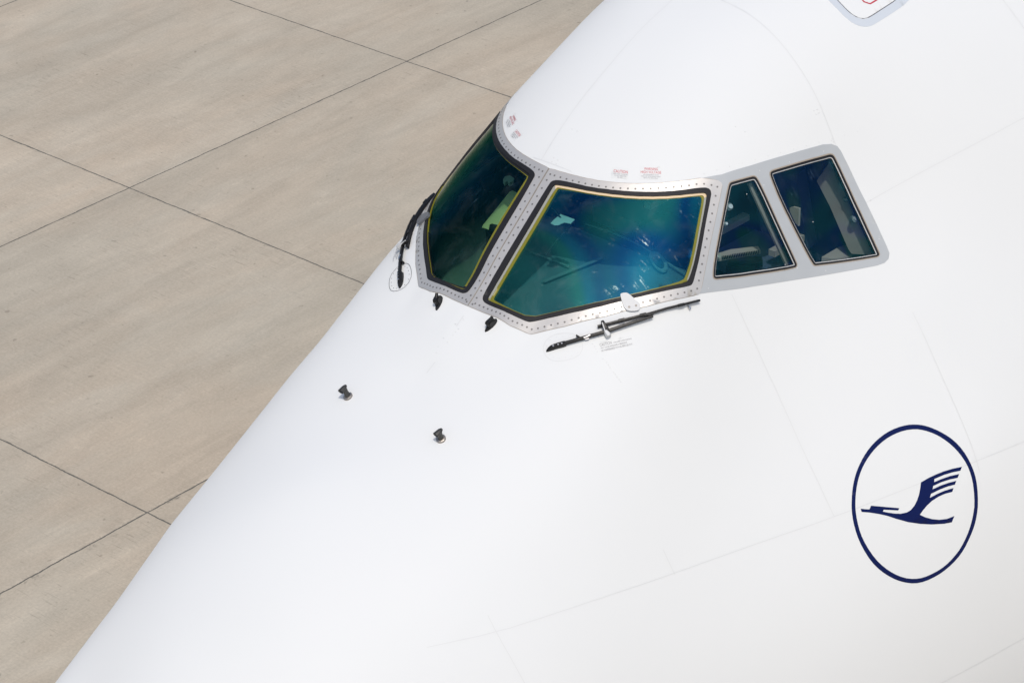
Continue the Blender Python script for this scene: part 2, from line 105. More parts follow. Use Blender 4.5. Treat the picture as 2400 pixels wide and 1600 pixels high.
    40936, 40875, 40591, 40110, 39452, 38633, 37673, 36624, 35543, 34480, 33469, 32542, 31737, 31081, 30557, 30148, 29840, 29627, 29507, 29483, 29563, 29731, 29966, 30251, 30578, 30938, 31326, 31740, 32176, 32633, 33108, 33599, 34103, 34616, 35133, 35651, 36165, 36668, 37157, 37625, 38068, 38479, 38850, 39176, 39453, 39673, 39833, 39926, 39946,
    41016, 40961, 40695, 40237, 39606, 38823, 37918, 36928, 35895, 34861, 33865, 32940, 32116, 31411, 30831, 30370, 30021, 29780, 29643, 29609, 29675, 29830, 30058, 30345, 30679, 31050, 31452, 31878, 32326, 32792, 33273, 33767, 34269, 34778, 35288, 35797, 36299, 36791, 37266, 37721, 38149, 38544, 38902, 39216, 39482, 39693, 39845, 39932, 39949,
    41084, 41033, 40781, 40343, 39736, 38986, 38121, 37174, 36179, 35172, 34191, 33268, 32430, 31695, 31075, 30576, 30197, 29934, 29784, 29740, 29795, 29938, 30159, 30443, 30779, 31157, 31568, 32005, 32462, 32936, 33422, 33918, 34419, 34924, 35427, 35927, 36419, 36898, 37361, 37802, 38216, 38599, 38944, 39248, 39503, 39706, 39850, 39932, 39949,
    41154, 41105, 40865, 40445, 39861, 39137, 38300, 37379, 36406, 35415, 34442, 33519, 32672, 31920, 31279, 30759, 30362, 30086, 29926, 29874, 29919, 30053, 30266, 30546, 30882, 31263, 31679, 32124, 32589, 33069, 33560, 34057, 34557, 35057, 35553, 36044, 36524, 36992, 37442, 37870, 38272, 38643, 38978, 39272, 39520, 39715, 39854, 39932, 39948,
    41231, 41185, 40958, 40557, 39994, 39289, 38468, 37557, 36589, 35598, 34622, 33695, 32843, 32086, 31441, 30915, 30514, 30233, 30067, 30007, 30045, 30171, 30377, 30653, 30987, 31369, 31790, 32239, 32710, 33195, 33689, 34187, 34685, 35180, 35669, 36149, 36618, 37073, 37510, 37926, 38317, 38679, 39006, 39292, 39533, 39724, 39859, 39935, 39950,
    41316, 41273, 41062, 40684, 40144, 39455, 38638, 37720, 36738, 35731, 34740, 33802, 32947, 32196, 31561, 31048, 30654, 30375, 30206, 30140, 30171, 30291, 30491, 30763, 31095, 31478, 31901, 32354, 32828, 33317, 33813, 34311, 34807, 35297, 35778, 36247, 36703, 37144, 37568, 37973, 38354, 38708, 39028, 39309, 39545, 39732, 39865, 39941, 39956,
    41407, 41368, 41175, 40825, 40315, 39644, 38819, 37876, 36863, 35828, 34812, 33854, 32992, 32258, 31652, 31164, 30786, 30513, 30342, 30271, 30295, 30410, 30606, 30875, 31205, 31589, 32013, 32469, 32946, 33437, 33934, 34432, 34926, 35410, 35883, 36340, 36782, 37207, 37617, 38011, 38385, 38733, 39048, 39325, 39557, 39742, 39874, 39950, 39966,
    41500, 41466, 41292, 40974, 40502, 39859, 39012, 38030, 36972, 35904, 34862, 33874, 32990, 32293, 31729, 31273, 30914, 30649, 30477, 30399, 30418, 30528, 30721, 30987, 31316, 31700, 32127, 32585, 33064, 33557, 34055, 34553, 35043, 35522, 35986, 36432, 36858, 37266, 37659, 38044, 38413, 38756, 39067, 39339, 39569, 39752, 39885, 39962, 39980,
)
L = 3.8; UMAX = 3.1305; NU, NP = 75, 49
RT = np.array(DATA, float).reshape(NU, NP)/1e4
def zc(x):
    t = np.clip((x+L)/3.5, 0, 1); t = t*t*(3-2*t); return 5.35+0.75*t
RP = np.pad(RT, ((1, 1), (1, 1)), mode='reflect')
RP[0, :] = 2*RP[1, :]-RP[2, :]; RP[-1, :] = 2*RP[-2, :]-RP[-3, :]
def cw(t): return [-.5*t+t*t-.5*t**3, 1-2.5*t*t+1.5*t**3, .5*t+2*t*t-1.5*t**3, -.5*t*t+.5*t**3]
def evR(u, p):
    a = np.clip(u/UMAX*(NU-1), 0, NU-1.0001); b = np.clip(np.abs(p)/np.pi*(NP-1), 0, NP-1.0001)
    i = a.astype(int); j = b.astype(int); wa = cw(a-i); wb = cw(b-j); r = 0
    for m in range(4):
        for n in range(4): r = r+wa[m]*wb[n]*RP[i+m, j+n]
    return r
def S(u, p):                       # u = sqrt(x + L), p = angle from the crown, positive to port (-Y)
    u = np.asarray(u, float); p = np.asarray(p, float); r = evR(u, p); x = u*u-L
    return np.stack([x, -r*np.sin(p), zc(x)+r*np.cos(p)], -1)
def Nn(u, p):
    u = np.asarray(u, float); p = np.asarray(p, float)
    h = 4e-3; a = S(u+h, p)-S(u-h, p); b = S(u, p+h)-S(u, p-h); n = np.cross(b, a)
    n /= np.linalg.norm(n, axis=-1, keepdims=True)
    s = S(u, p); c = s-np.stack([s[..., 0], 0*p, zc(s[..., 0])], -1)
    return n*np.sign((n*c).sum(-1))[..., None]
def rays(px):
    px = np.asarray(px, float); d = CF*FP+CR*(px[..., 0:1]-1200)-CU*(px[..., 1:2]-800)
    return d/np.linalg.norm(d, axis=-1, keepdims=True)
def par(X):
    return np.sqrt(np.maximum(X[..., 0]+L, 1e-6)), np.arctan2(-X[..., 1], X[..., 2]-zc(X[..., 0]))
def gd(X):
    u, p = par(X); return np.hypot(X[..., 1], X[..., 2]-zc(X[..., 0]))-np.where(X[..., 0] > -L, evR(u, p), 0)
def castX(px, h=0.0):              # where a line of sight meets the skin (or a shell h off it)
    d = rays(px); t = np.full(d.shape[:-1], 14.0); hit = np.zeros(t.shape, bool); lo_ = t.copy()
    prev = gd(CO+d*t[..., None])-h
    for k in range(330):
        t2 = t+.05; cur = gd(CO+d*t2[..., None])-h
        new = (~hit) & (cur <= 0) & (prev > 0); lo_ = np.where(new, t, lo_); hit |= new; t = t2; prev = cur
    hi = lo_+.05
    for k in range(18):
        m = (lo_+hi)/2; c = gd(CO+d*m[..., None])-h; lo_ = np.where(c > 0, m, lo_); hi = np.where(c > 0, hi, m)
    return CO+d*((lo_+hi)/2)[..., None]
def cast(px, h=0.0):
    u, p = par(castX(px, h)); return np.stack([u, p], -1)
def pz(px, z):
    d = rays(np.array(px, float)); return CO+d*((z-CO[2])/d[..., 2])[..., None]
def px_plane(px, axis, v):
    d = rays(np.array(px, float)); return CO+d*((v-CO[axis])/d[..., axis])[..., None]
KU, KP = 3.9, 2.7                  # rough metres per unit of u and p near the cockpit

def zz(pts, sc, ox, oy): return [(ox+a/sc, oy+b/sc) for a, b in pts]
def chaikin(P, it=2):
    P = np.array(P, float)
    for _ in range(it):
        Q = np.roll(P, -1, 0); P = np.stack([P*.75+Q*.25, P*.25+Q*.75], 1).reshape(-1, 2)
    return P
def chaikin_open(P, it=2):
    P = np.array(P, float)
    for _ in range(it):
        a, b = P[:-1], P[1:]; M = np.stack([a*.75+b*.25, a*.25+b*.75], 1).reshape(-1, 2)
        P = np.vstack([P[:1], M, P[-1:]])
    return P
def to_d(up): return np.array(up)*[KU, KP]
def from_d(q): return np.array(q)/[KU, KP]
def mir(up): q = np.array(up, float).copy(); q[..., 1] *= -1; return q
def resample(P, step, closed=True):
    P = np.array(P, float); out = []
    n = len(P) if closed else len(P)-1
    for i in range(n):
        a, b = P[i], P[(i+1) % len(P)]; k = max(1, int(np.ceil(np.linalg.norm(b-a)/step)))
        for j in range(k): out.append(a+(b-a)*j/k)
    if not closed: out.append(P[-1])
    return np.array(out)
def even(P, step, closed=True):
    P = np.array(P, float); Q = np.vstack([P, P[:1]]) if closed else P
    s = np.r_[0, np.cumsum(np.linalg.norm(np.diff(Q, axis=0), axis=1))]; n = max(2, int(round(s[-1]/step)))
    t = np.linspace(0, s[-1], n+1)[:-1 if closed else None]
    return np.stack([np.interp(t, s, Q[:, 0]), np.interp(t, s, Q[:, 1])], -1)
def area(P): x, y = np.array(P).T; return .5*np.sum(x*np.roll(y, -1)-y*np.roll(x, -1))
def inset(P, d):                   # polygon pulled inwards by d (metres in the flattened domain)
    P = np.array(P, float); s = 1 if area(P) > 0 else -1
    a = np.roll(P, 1, 0); b = np.roll(P, -1, 0)
    e1 = P-a; e2 = b-P
    e1 /= np.linalg.norm(e1, axis=1, keepdims=True)+1e-9; e2 /= np.linalg.norm(e2, axis=1, keepdims=True)+1e-9
    n1 = np.stack([-e1[:, 1], e1[:, 0]], -1)*s; n2 = np.stack([-e2[:, 1], e2[:, 0]], -1)*s
    n = n1+n2; n /= np.maximum(np.linalg.norm(n, axis=1, keepdims=True), 1e-6)
    c = np.clip((n*n1).sum(1, keepdims=True), .45, 1)
    return P+n*d/c
def inside(P, q):
    P = np.array(P, float); q = np.atleast_2d(q); r = np.zeros(len(q), bool)
    x, y = q[:, 0], q[:, 1]; j = len(P)-1
    for i in range(len(P)):
        xi, yi = P[i]; xj, yj = P[j]
        c = ((yi > y) != (yj > y)) & (x < (xj-xi)*(y-yi)/(yj-yi+1e-15)+xi); r ^= c; j = i
    return r

# ------------------------------------------------------------------ materials
def mat(name, col, rough=.5, metal=0., spec=.5, coat=0., bump=0., bscale=40., var=0., vscale=6.):
    m = bpy.data.materials.new(name); m.use_nodes = True; t = m.node_tree; b = t.nodes['Principled BSDF']
    b.inputs['Base Color'].default_value = (*col, 1); b.inputs['Roughness'].default_value = rough
    b.inputs['Metallic'].default_value = metal; b.inputs['Specular IOR Level'].default_value = spec
    b.inputs['Diffuse Roughness'].default_value = 0.38 if name in ('white_paint', 'placard_film') else 0.0
    if coat: b.inputs['Coat Weight'].default_value = coat; b.inputs['Coat Roughness'].default_value = .06
    if var or bump:
        tc = t.nodes.new('ShaderNodeTexCoord'); nz = t.nodes.new('ShaderNodeTexNoise'); nz.inputs['Scale'].default_value = vscale
        nz.inputs['Detail'].default_value = 6; t.links.new(tc.outputs['Object'], nz.inputs['Vector'])
    if var:
        mx = t.nodes.new('ShaderNodeMix'); mx.data_type = 'RGBA'
        mx.inputs['A'].default_value = (*[c*(1-var) for c in col], 1); mx.inputs['B'].default_value = (*[min(1, c*(1+var)) for c in col], 1)
        t.links.new(nz.outputs['Fac'], mx.inputs['Factor']); t.links.new(mx.outputs['Result'], b.inputs['Base Color'])
        mr = t.nodes.new('ShaderNodeMapRange'); mr.inputs['To Min'].default_value = max(.02, rough-.12); mr.inputs['To Max'].default_value = min(1, rough+.12)
        t.links.new(nz.outputs['Fac'], mr.inputs['Value']); t.links.new(mr.outputs[0], b.inputs['Roughness'])
    if bump:
        n2 = t.nodes.new('ShaderNodeTexNoise'); n2.inputs['Scale'].default_value = bscale; t.links.new(tc.outputs['Object'], n2.inputs['Vector'])
        bp = t.nodes.new('ShaderNodeBump'); bp.inputs['Strength'].default_value = bump; bp.inputs['Distance'].default_value = .01
        t.links.new(n2.outputs['Fac'], bp.inputs['Height']); t.links.new(bp.outputs[0], b.inputs['Normal'])
    return m
M = {}
M['paint'] = mat('white_paint', (.715, .732, .730), .58, 0, .26, 0, .02, 2.2, .010, 1.3)
M['seam'] = mat('panel_seam', (.655, .668, .665), .5)
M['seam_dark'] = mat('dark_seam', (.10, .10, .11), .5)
M['frame'] = mat('bare_metal_frame', (.56, .545, .52), .42, .42, .5, 0, .05, 60, .05, 9)
M['rivet'] = mat('rivet_head', (.20, .19, .18), .5, .5)
M['surround'] = mat('grey_surround_paint', (.415, .44, .455), .45, 0, .4, 0, .02, 60, .05, 7)
M['seal'] = mat('black_rubber', (.012, .012, .014), .62, 0, .35, 0, .15, 60, .3, 12)
M['beige'] = mat('beige_refraction', (.72, .56, .36), .6)
M['olive'] = mat('olive_refraction', (.19, .18, .012), .4)
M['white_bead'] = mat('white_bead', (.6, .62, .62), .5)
M['tan_line'] = mat('tan_sealant', (.34, .29, .23), .6)
M['joint_grey'] = mat('dirty_joint_sealant', (.27, .25, .22), .7, 0, .3, 0, .3, 120, .35, 30)
M['refraction_grey'] = mat('pale_refraction', (.33, .34, .31), .5)
M['black'] = mat('black_metal', (.007, .007, .0075), .45, 0, .4, 0, .1, 150, .3, 30)
M['steel'] = mat('worn_steel', (.55, .55, .56), .28, 1.)
M['white_metal'] = mat('white_bracket', (.60, .61, .61), .6, 0)
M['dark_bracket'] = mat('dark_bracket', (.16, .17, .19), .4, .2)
M['probe'] = mat('probe_metal', (.075, .075, .07), .42, .6, .5, 0, .2, 120, .3, 40)
M['probe_base'] = mat('probe_base_metal', (.36, .33, .30), .4, .8, .5, 0, .2, 120, .3, 50)
M['blue'] = mat('emblem_blue', (.001, .0075, .070), .4, 0, .2)
M['red'] = mat('red_lettering', (.50, .025, .05), .5)
M['grey_text'] = mat('grey_lettering', (.22, .22, .24), .5)
M['placard'] = mat('placard_film', (.70, .717, .715), .5, 0, .3)
M['door_grey'] = mat('pale_grey_band', (.55, .595, .64), .45)
M['lining'] = mat('cockpit_lining', (.030, .036, .045), .8)
M['glare'] = mat('glareshield_cover', (.15, .19, .20), .85, 0, .2, 0, .2, 300, .15, 8)
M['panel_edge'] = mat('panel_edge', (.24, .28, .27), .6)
M['light_band'] = mat('reflected_light_band', (.20, .235, .24), .8)
M['dark'] = mat('dark_fitting', (.02, .022, .025), .6)
M['brown'] = mat('brown_trim', (.72, .62, .53), .7, 0, .3, 0, 0, 40, .08, 6)
M['tan'] = mat('tan_trim', (.62, .55, .45), .7)
M['seat'] = mat('blue_grey_cloth', (.09, .13, .22), .9)
M['board'] = mat('buff_board', (.92, .80, .50), .7, 0, .3, 0, 0, 40, .06, 20)
M['paper'] = mat('paper', (.80, .84, .78), .8)
M['knob'] = mat('white_plastic', (.95, .97, .95), .4)

def glass_mat(name, tint, refl, ramp, nscale, off=(0, 0, 0), dust=.02, rot=.5):
    m = bpy.data.materials.new(name); m.use_nodes = True; t = m.node_tree; t.nodes.clear()
    o = t.nodes.new('ShaderNodeOutputMaterial'); tr = t.nodes.new('ShaderNodeBsdfTransparent'); tr.inputs[0].default_value = (*tint, 1)
    gl = t.nodes.new('ShaderNodeBsdfGlossy'); gl.inputs['Roughness'].default_value = .50
    tc = t.nodes.new('ShaderNodeTexCoord'); mp = t.nodes.new('ShaderNodeMapping'); mp.inputs['Location'].default_value = off
    mp.inputs['Rotation'].default_value = (0, .3, rot); mp.inputs['Scale'].default_value = (1, .55, .6)
    t.links.new(tc.outputs['Object'], mp.inputs['Vector'])
    nz = t.nodes.new('ShaderNodeTexNoise'); nz.inputs['Scale'].default_value = nscale; nz.inputs['Detail'].default_value = 1.0; nz.inputs['Distortion'].default_value = .6
    t.links.new(mp.outputs[0], nz.inputs['Vector'])
    cr = t.nodes.new('ShaderNodeValToRGB'); cr.color_ramp.interpolation = 'EASE'
    while len(cr.color_ramp.elements) < len(ramp): cr.color_ramp.elements.new(.5)
    for e, (ps, c) in zip(cr.color_ramp.elements, ramp): e.position = ps; e.color = (*c, 1)
    t.links.new(nz.outputs['Fac'], cr.inputs[0])
    lwt = t.nodes.new('ShaderNodeLayerWeight'); lwt.inputs[0].default_value = .5
    cg = t.nodes.new('ShaderNodeValToRGB'); cg.color_ramp.elements[0].position = .55; cg.color_ramp.elements[0].color = (0, 0, 0, 1); cg.color_ramp.elements[1].position = .80; cg.color_ramp.elements[1].color = (1, 1, 1, 1)
    t.links.new(lwt.outputs['Facing'], cg.inputs[0])
    c2 = t.nodes.new('ShaderNodeValToRGB'); c2.color_ramp.elements[0].position = .70; c2.color_ramp.elements[0].color = (.05, .30, .10, 1); c2.color_ramp.elements[1].position = .93; c2.color_ramp.elements[1].color = (.85, .80, .62, 1)
    t.links.new(lwt.outputs['Facing'], c2.inputs[0])
    mc = t.nodes.new('ShaderNodeMix'); mc.data_type = 'RGBA'; t.links.new(cg.outputs[0], mc.inputs['Factor']); t.links.new(cr.outputs[0], mc.inputs['A']); t.links.new(c2.outputs[0], mc.inputs['B'])
    t.links.new(mc.outputs['Result'], gl.inputs['Color'])
    lw = t.nodes.new('ShaderNodeFresnel'); lw.inputs['IOR'].default_value = 1.5
    ad = t.nodes.new('ShaderNodeMath'); ad.operation = 'ADD'; ad.use_clamp = True; ad.inputs[1].default_value = refl
    t.links.new(lw.outputs[0], ad.inputs[0])
    mx = t.nodes.new('ShaderNodeMixShader'); t.links.new(ad.outputs[0], mx.inputs[0]); t.links.new(tr.outputs[0], mx.inputs[1]); t.links.new(gl.outputs[0], mx.inputs[2])
    # dust and wiper smears
    df = t.nodes.new('ShaderNodeBsdfDiffuse'); df.inputs[0].default_value = (.62, .72, .70, 1)
    n2 = t.nodes.new('ShaderNodeTexNoise'); n2.inputs['Scale'].default_value = 75; n2.inputs['Detail'].default_value = 3
    n3 = t.nodes.new('ShaderNodeTexNoise'); n3.inputs['Scale'].default_value = 4.5; n3.inputs['Detail'].default_value = 4; n3.inputs['Distortion'].default_value = 1.5
    t.links.new(tc.outputs['Object'], n2.inputs['Vector']); t.links.new(tc.outputs['Object'], n3.inputs['Vector'])
    r2 = t.nodes.new('ShaderNodeMapRange'); r2.inputs['From Min'].default_value = .68; r2.inputs['From Max'].default_value = .76; r2.inputs['To Max'].default_value = dust*5
    r3 = t.nodes.new('ShaderNodeMapRange'); r3.inputs['From Min'].default_value = .52; r3.inputs['From Max'].default_value = .8; r3.inputs['To Max'].default_value = dust*1.6
    t.links.new(n2.outputs['Fac'], r2.inputs['Value']); t.links.new(n3.outputs['Fac'], r3.inputs['Value'])
    sm = t.nodes.new('ShaderNodeMath'); sm.operation = 'ADD'; t.links.new(r2.outputs[0], sm.inputs[0]); t.links.new(r3.outputs[0], sm.inputs[1])
    m2 = t.nodes.new('ShaderNodeMixShader'); t.links.new(sm.outputs[0], m2.inputs[0]); t.links.new(mx.outputs[0], m2.inputs[1]); t.links.new(df.outputs[0], m2.inputs[2])
    sc = t.nodes.new('ShaderNodeBsdfGlossy'); sc.inputs['Roughness'].default_value = .30; sc.inputs[0].default_value = (.8, 1, .95, 1)
    pv = t.nodes.new('ShaderNodeVectorMath'); pv.operation = 'SUBTRACT'; pv.inputs[1].default_value = (.10, -.72, 8.2); t.links.new(tc.outputs['Object'], pv.inputs[0])
    ln = t.nodes.new('ShaderNodeVectorMath'); ln.operation = 'LENGTH'; t.links.new(pv.outputs[0], ln.inputs[0])
    cx = t.nodes.new('ShaderNodeCombineXYZ'); t.links.new(ln.outputs['Value'], cx.inputs[0])
    ds = t.nodes.new('ShaderNodeVectorMath'); ds.operation = 'SCALE'; ds.inputs['Scale'].default_value = .03; t.links.new(tc.outputs['Object'], ds.inputs[0])
    av = t.nodes.new('ShaderNodeVectorMath'); av.operation = 'ADD'; t.links.new(cx.outputs[0], av.inputs[0]); t.links.new(ds.outputs[0], av.inputs[1])
    wv = t.nodes.new('ShaderNodeTexNoise'); wv.inputs['Scale'].default_value = 55; wv.inputs['Detail'].default_value = 4; t.links.new(av.outputs[0], wv.inputs['Vector'])
    pm = t.nodes.new('ShaderNodeTexNoise'); pm.inputs['Scale'].default_value = 7; pm.inputs['Detail'].default_value = 7; pm.inputs['Roughness'].default_value = .8; t.links.new(tc.outputs['Object'], pm.inputs['Vector'])
    ra = t.nodes.new('ShaderNodeMapRange'); ra.inputs['From Min'].default_value = .50; ra.inputs['From Max'].default_value = .66; t.links.new(wv.outputs['Fac'], ra.inputs['Value'])
    rb = t.nodes.new('ShaderNodeMapRange'); rb.inputs['From Min'].default_value = .55; rb.inputs['From Max'].default_value = .68; rb.inputs['To Max'].default_value = .13; t.links.new(pm.outputs['Fac'], rb.inputs['Value'])
    rs = t.nodes.new('ShaderNodeMath'); rs.operation = 'MULTIPLY'; t.links.new(ra.outputs[0], rs.inputs[0]); t.links.new(rb.outputs[0], rs.inputs[1])
    m3 = t.nodes.new('ShaderNodeMixShader'); t.links.new(rs.outputs[0], m3.inputs[0]); t.links.new(m2.outputs[0], m3.inputs[1]); t.links.new(sc.outputs[0], m3.inputs[2])
    t.links.new(m3.outputs[0], o.inputs[0]); return m
M['glass_main'] = glass_mat('coated_windshield_glass', (.45, .80, .80), .12,
    [(.30, (.02, .30, .27)), (.40, (.02, .24, .28)), (.47, (.008, .12, .36)), (.54, (.015, .28, .50)), (.61, (.03, .38, .36)), (.70, (.02, .13, .22))], 1.25, (0.9, .2, 0.4), .022)
M['glass_far'] = glass_mat('coated_far_windshield_glass', (.52, .78, .62), .045,
    [(.30, (.02, .16, .14)), (.50, (.02, .20, .30)), (.70, (.03, .30, .34))], 1.1, (2.3, .2, 0), .012)
M['glass_side'] = glass_mat('coated_side_glass', (.70, .79, .83), .10,
    [(.30, (.03, .14, .24)), (.45, (.03, .24, .26)), (.52, (.03, .14, .38)), (.62, (.04, .26, .34)), (.75, (.03, .14, .22))], 2.6, (1.1, .4, 0), .008)

# ------------------------------------------------------------------ object helpers
def link(name, me, parent=None, mats=()):
    o = bpy.data.objects.new(name, me); scene.collection.objects.link(o)
    for m in mats: me.materials.append(M[m] if isinstance(m, str) else m)
    if parent is not None: o.parent = parent
    return o
class MB:
    def __init__(s): s.v = []; s.f = []; s.m = []; s.sm = []
    def add(s, v, f, mi=0, smooth=False):
        k = len(s.v); s.v += [tuple(map(float, q)) for q in v]; s.f += [tuple(i+k for i in q) for q in f]; s.m += [mi]*len(f); s.sm += [smooth]*len(f)
        return s
    def build(s, name, parent=None, mats=('black',), origin=None):
        me = bpy.data.meshes.new(name); me.from_pydata(s.v, [], s.f); me.update()
        o = link(name, me, parent, mats)
        me.polygons.foreach_set('material_index', s.m); me.polygons.foreach_set('use_smooth', s.sm)
        return o
PSTEP = .028
def patch_mb(mb, outer, holes=(), h1=.004, h0=-.004, mi=0, step=PSTEP, skirt=True, grid=True, inner_skirt=None):
    """a thin plate following the skin; outlines are in the flattened (u,p) domain in metres"""
    loops = [resample(outer, step)]+[resample(h, step) for h in holes]
    V = []; E = []
    for lp in loops:
        k = len(V); V += [tuple(q) for q in lp]; E += [(k+i, k+(i+1) % len(lp)) for i in range(len(lp))]
    nb = len(V)
    if grid:
        mn = loops[0].min(0); mxx = loops[0].max(0); gs = step*1.6
        gx, gy = np.meshgrid(np.arange(mn[0]+gs*.5, mxx[0], gs), np.arange(mn[1]+gs*.5, mxx[1], gs)); G = np.stack([gx.ravel(), gy.ravel()], -1)
        ok = inside(inset(loops[0], gs*.35), G)
        for h in loops[1:]: ok &= ~inside(inset(h, -gs*.35), G)
        V += [tuple(q) for q in G[ok]]
    vs, es, fs, *_ = delaunay_2d_cdt([Vector(q) for q in V], E, [], 0, 1e-6)
    P = np.array([tuple(q) for q in vs]); F = [tuple(f) for f in fs]
    C = np.array([P[list(f)].mean(0) for f in F]); ok = inside(loops[0], C)
    for h in loops[1:]: ok &= ~inside(h, C)
    F = [f for f, k in zip(F, ok) if k]
    up = from_d(P); s = S(up[:, 0], up[:, 1]); n = Nn(up[:, 0], up[:, 1])
    FF = []
    top = s+n*h1
    for f in F:
        a, b, c = top[f[0]], top[f[1]], top[f[2]]
        FF.append(f if np.dot(np.cross(b-a, c-a), n[f[0]]) > 0 else f[::-1])
    cnt = {}
    for f in FF:
        for i in range(len(f)): cnt[(f[i], f[(i+1) % len(f)])] = 1
    mb.add(top, FF, mi, True)
    if skirt:
        bd = [(a, b) for (a, b) in cnt if (b, a) not in cnt]
        ids = sorted({i for e in bd for i in e}); mp = {i: k for k, i in enumerate(ids)}; nn = len(ids)
        hb = np.full(nn, h0)
        if inner_skirt is not None:
            hb = np.where(inside(inset(loops[0], step*.5), P[ids]), inner_skirt, h0)
        v = np.vstack([top[ids], s[ids]+n[ids]*hb[:, None]])
        mb.add(v, [(mp[b], mp[a], mp[a]+nn, mp[b]+nn) for a, b in bd], mi, False)
    return mb
def patch(name, parent, m, outer, holes=(), **k):
    return patch_mb(MB(), outer, holes, **k).build(name, parent, (m,))
def disc_mb(mb, q, r, h, mi=0, n=8, thick=.0015):
    up = from_d(np.array([q])); X = S(up[:, 0], up[:, 1])[0]; nm = Nn(up[:, 0], up[:, 1])[0]
    a = np.cross(nm, [0, 0, 1.]); a /= np.linalg.norm(a); b = np.cross(nm, a)
    ring = [X+nm*h+r*(a*math.cos(t)+b*math.sin(t)) for t in np.arange(n)*2*math.pi/n]
    low = [v-nm*thick for v in ring]
    mb.add(ring+low, [tuple(range(n))]+[((i+1) % n, i, i+n, (i+1) % n+n) for i in range(n)], mi)
def strip_mb(mb, D, wd, h=.0018, mi=0, closed=False):
    D = even(D, .04, closed); up = from_d(D); X = S(up[:, 0], up[:, 1]); n = Nn(up[:, 0], up[:, 1])
    T = np.roll(X, -1, 0)-np.roll(X, 1, 0)
    if not closed: T[0] = X[1]-X[0]; T[-1] = X[-1]-X[-2]
    s = np.cross(n, T); s /= np.linalg.norm(s, axis=1, keepdims=True)
    v = np.vstack([X+n*h+s*wd/2, X+n*h-s*wd/2]); k = len(X)
    mb.add(v, [(i, i+k, (i+1) % k+k, (i+1) % k) for i in range(k if closed else k-1)], mi, True)
def D(px): return to_d(cast(px))           # photo outline -> flattened skin domain
def bar_mb(mb, X, n, wd, h0, h1, mi=0, taper=None):
    """bar of bevelled rectangular section along points X on the skin, standing h0..h1 off it"""
    X = np.array(X); n = np.array(n); k = len(X)
    T = np.gradient(X, axis=0); s = np.cross(n, T); s /= np.linalg.norm(s, axis=1, keepdims=True)
    wd = np.broadcast_to(np.array(wd, float), (k,)); h0 = np.broadcast_to(np.array(h0, float), (k,)); h1 = np.broadcast_to(np.array(h1, float), (k,))
    prof = [(-.5, 0), (-.5, .6), (-.3, 1), (.3, 1), (.5, .6), (.5, 0)]; v = []
    for i in range(k):
        for a, b in prof: v.append(X[i]+s[i]*wd[i]*a+n[i]*(h0[i]+(h1[i]-h0[i])*b))
    f = []; q = len(prof)
    for i in range(k-1):
        for j in range(q): f.append((i*q+j, i*q+(j+1) % q, (i+1)*q+(j+1) % q, (i+1)*q+j))
    f += [tuple(range(q))[::-1], tuple((k-1)*q+j for j in range(q))]
    mb.add(v, f, mi)
def XN(Dp):
    up = from_d(np.array(Dp)); return S(up[:, 0], up[:, 1]), Nn(up[:, 0], up[:, 1])
def cyl_mb(mb, A, B, r0, r1, n=16, mi=0, cap=True, smooth=True):
    A = np.array(A, float); B = np.array(B, float); d = B-A; d /= np.linalg.norm(d)
    a = np.cross(d, [0, 0, 1.] if abs(d[2]) < .9 else [1., 0, 0]); a /= np.linalg.norm(a); b = np.cross(d, a)
    v = [A+r0*(a*math.cos(t)+b*math.sin(t)) for t in np.arange(n)*2*math.pi/n]+[B+r1*(a*math.cos(t)+b*math.sin(t)) for t in np.arange(n)*2*math.pi/n]
    mb.add(v, [(i, (i+1) % n, (i+1) % n+n, i+n) for i in range(n)], mi, smooth)
    if cap: mb.add(v, [tuple(range(n))[::-1], tuple(range(n, 2*n))], mi)
def prism_mb(mb, pts, nrm, th, mi=0):
    pts = np.array(pts, float); nrm = np.array(nrm, float)*th; k = len(pts); v = np.vstack([pts, pts+nrm])
    mb.add(v, [tuple(range(k))[::-1], tuple(range(k, 2*k))]+[(i, (i+1) % k, (i+1) % k+k, i+k) for i in range(k)], mi)
def box_mb(mb, c, sx, sy, sz, mi=0, ax=None, bev=0.0):
    c = np.array(c, float); A = np.eye(3) if ax is None else np.array(ax)
    v = [c+A[0]*sx/2*i+A[1]*sy/2*j+A[2]*sz/2*k for i in (-1, 1) for j in (-1, 1) for k in (-1, 1)]
    mb.add(v, [(0, 1, 3, 2), (4, 6, 7, 5), (0, 4, 5, 1), (2, 3, 7, 6), (0, 2, 6, 4), (1, 5, 7, 3)], mi)

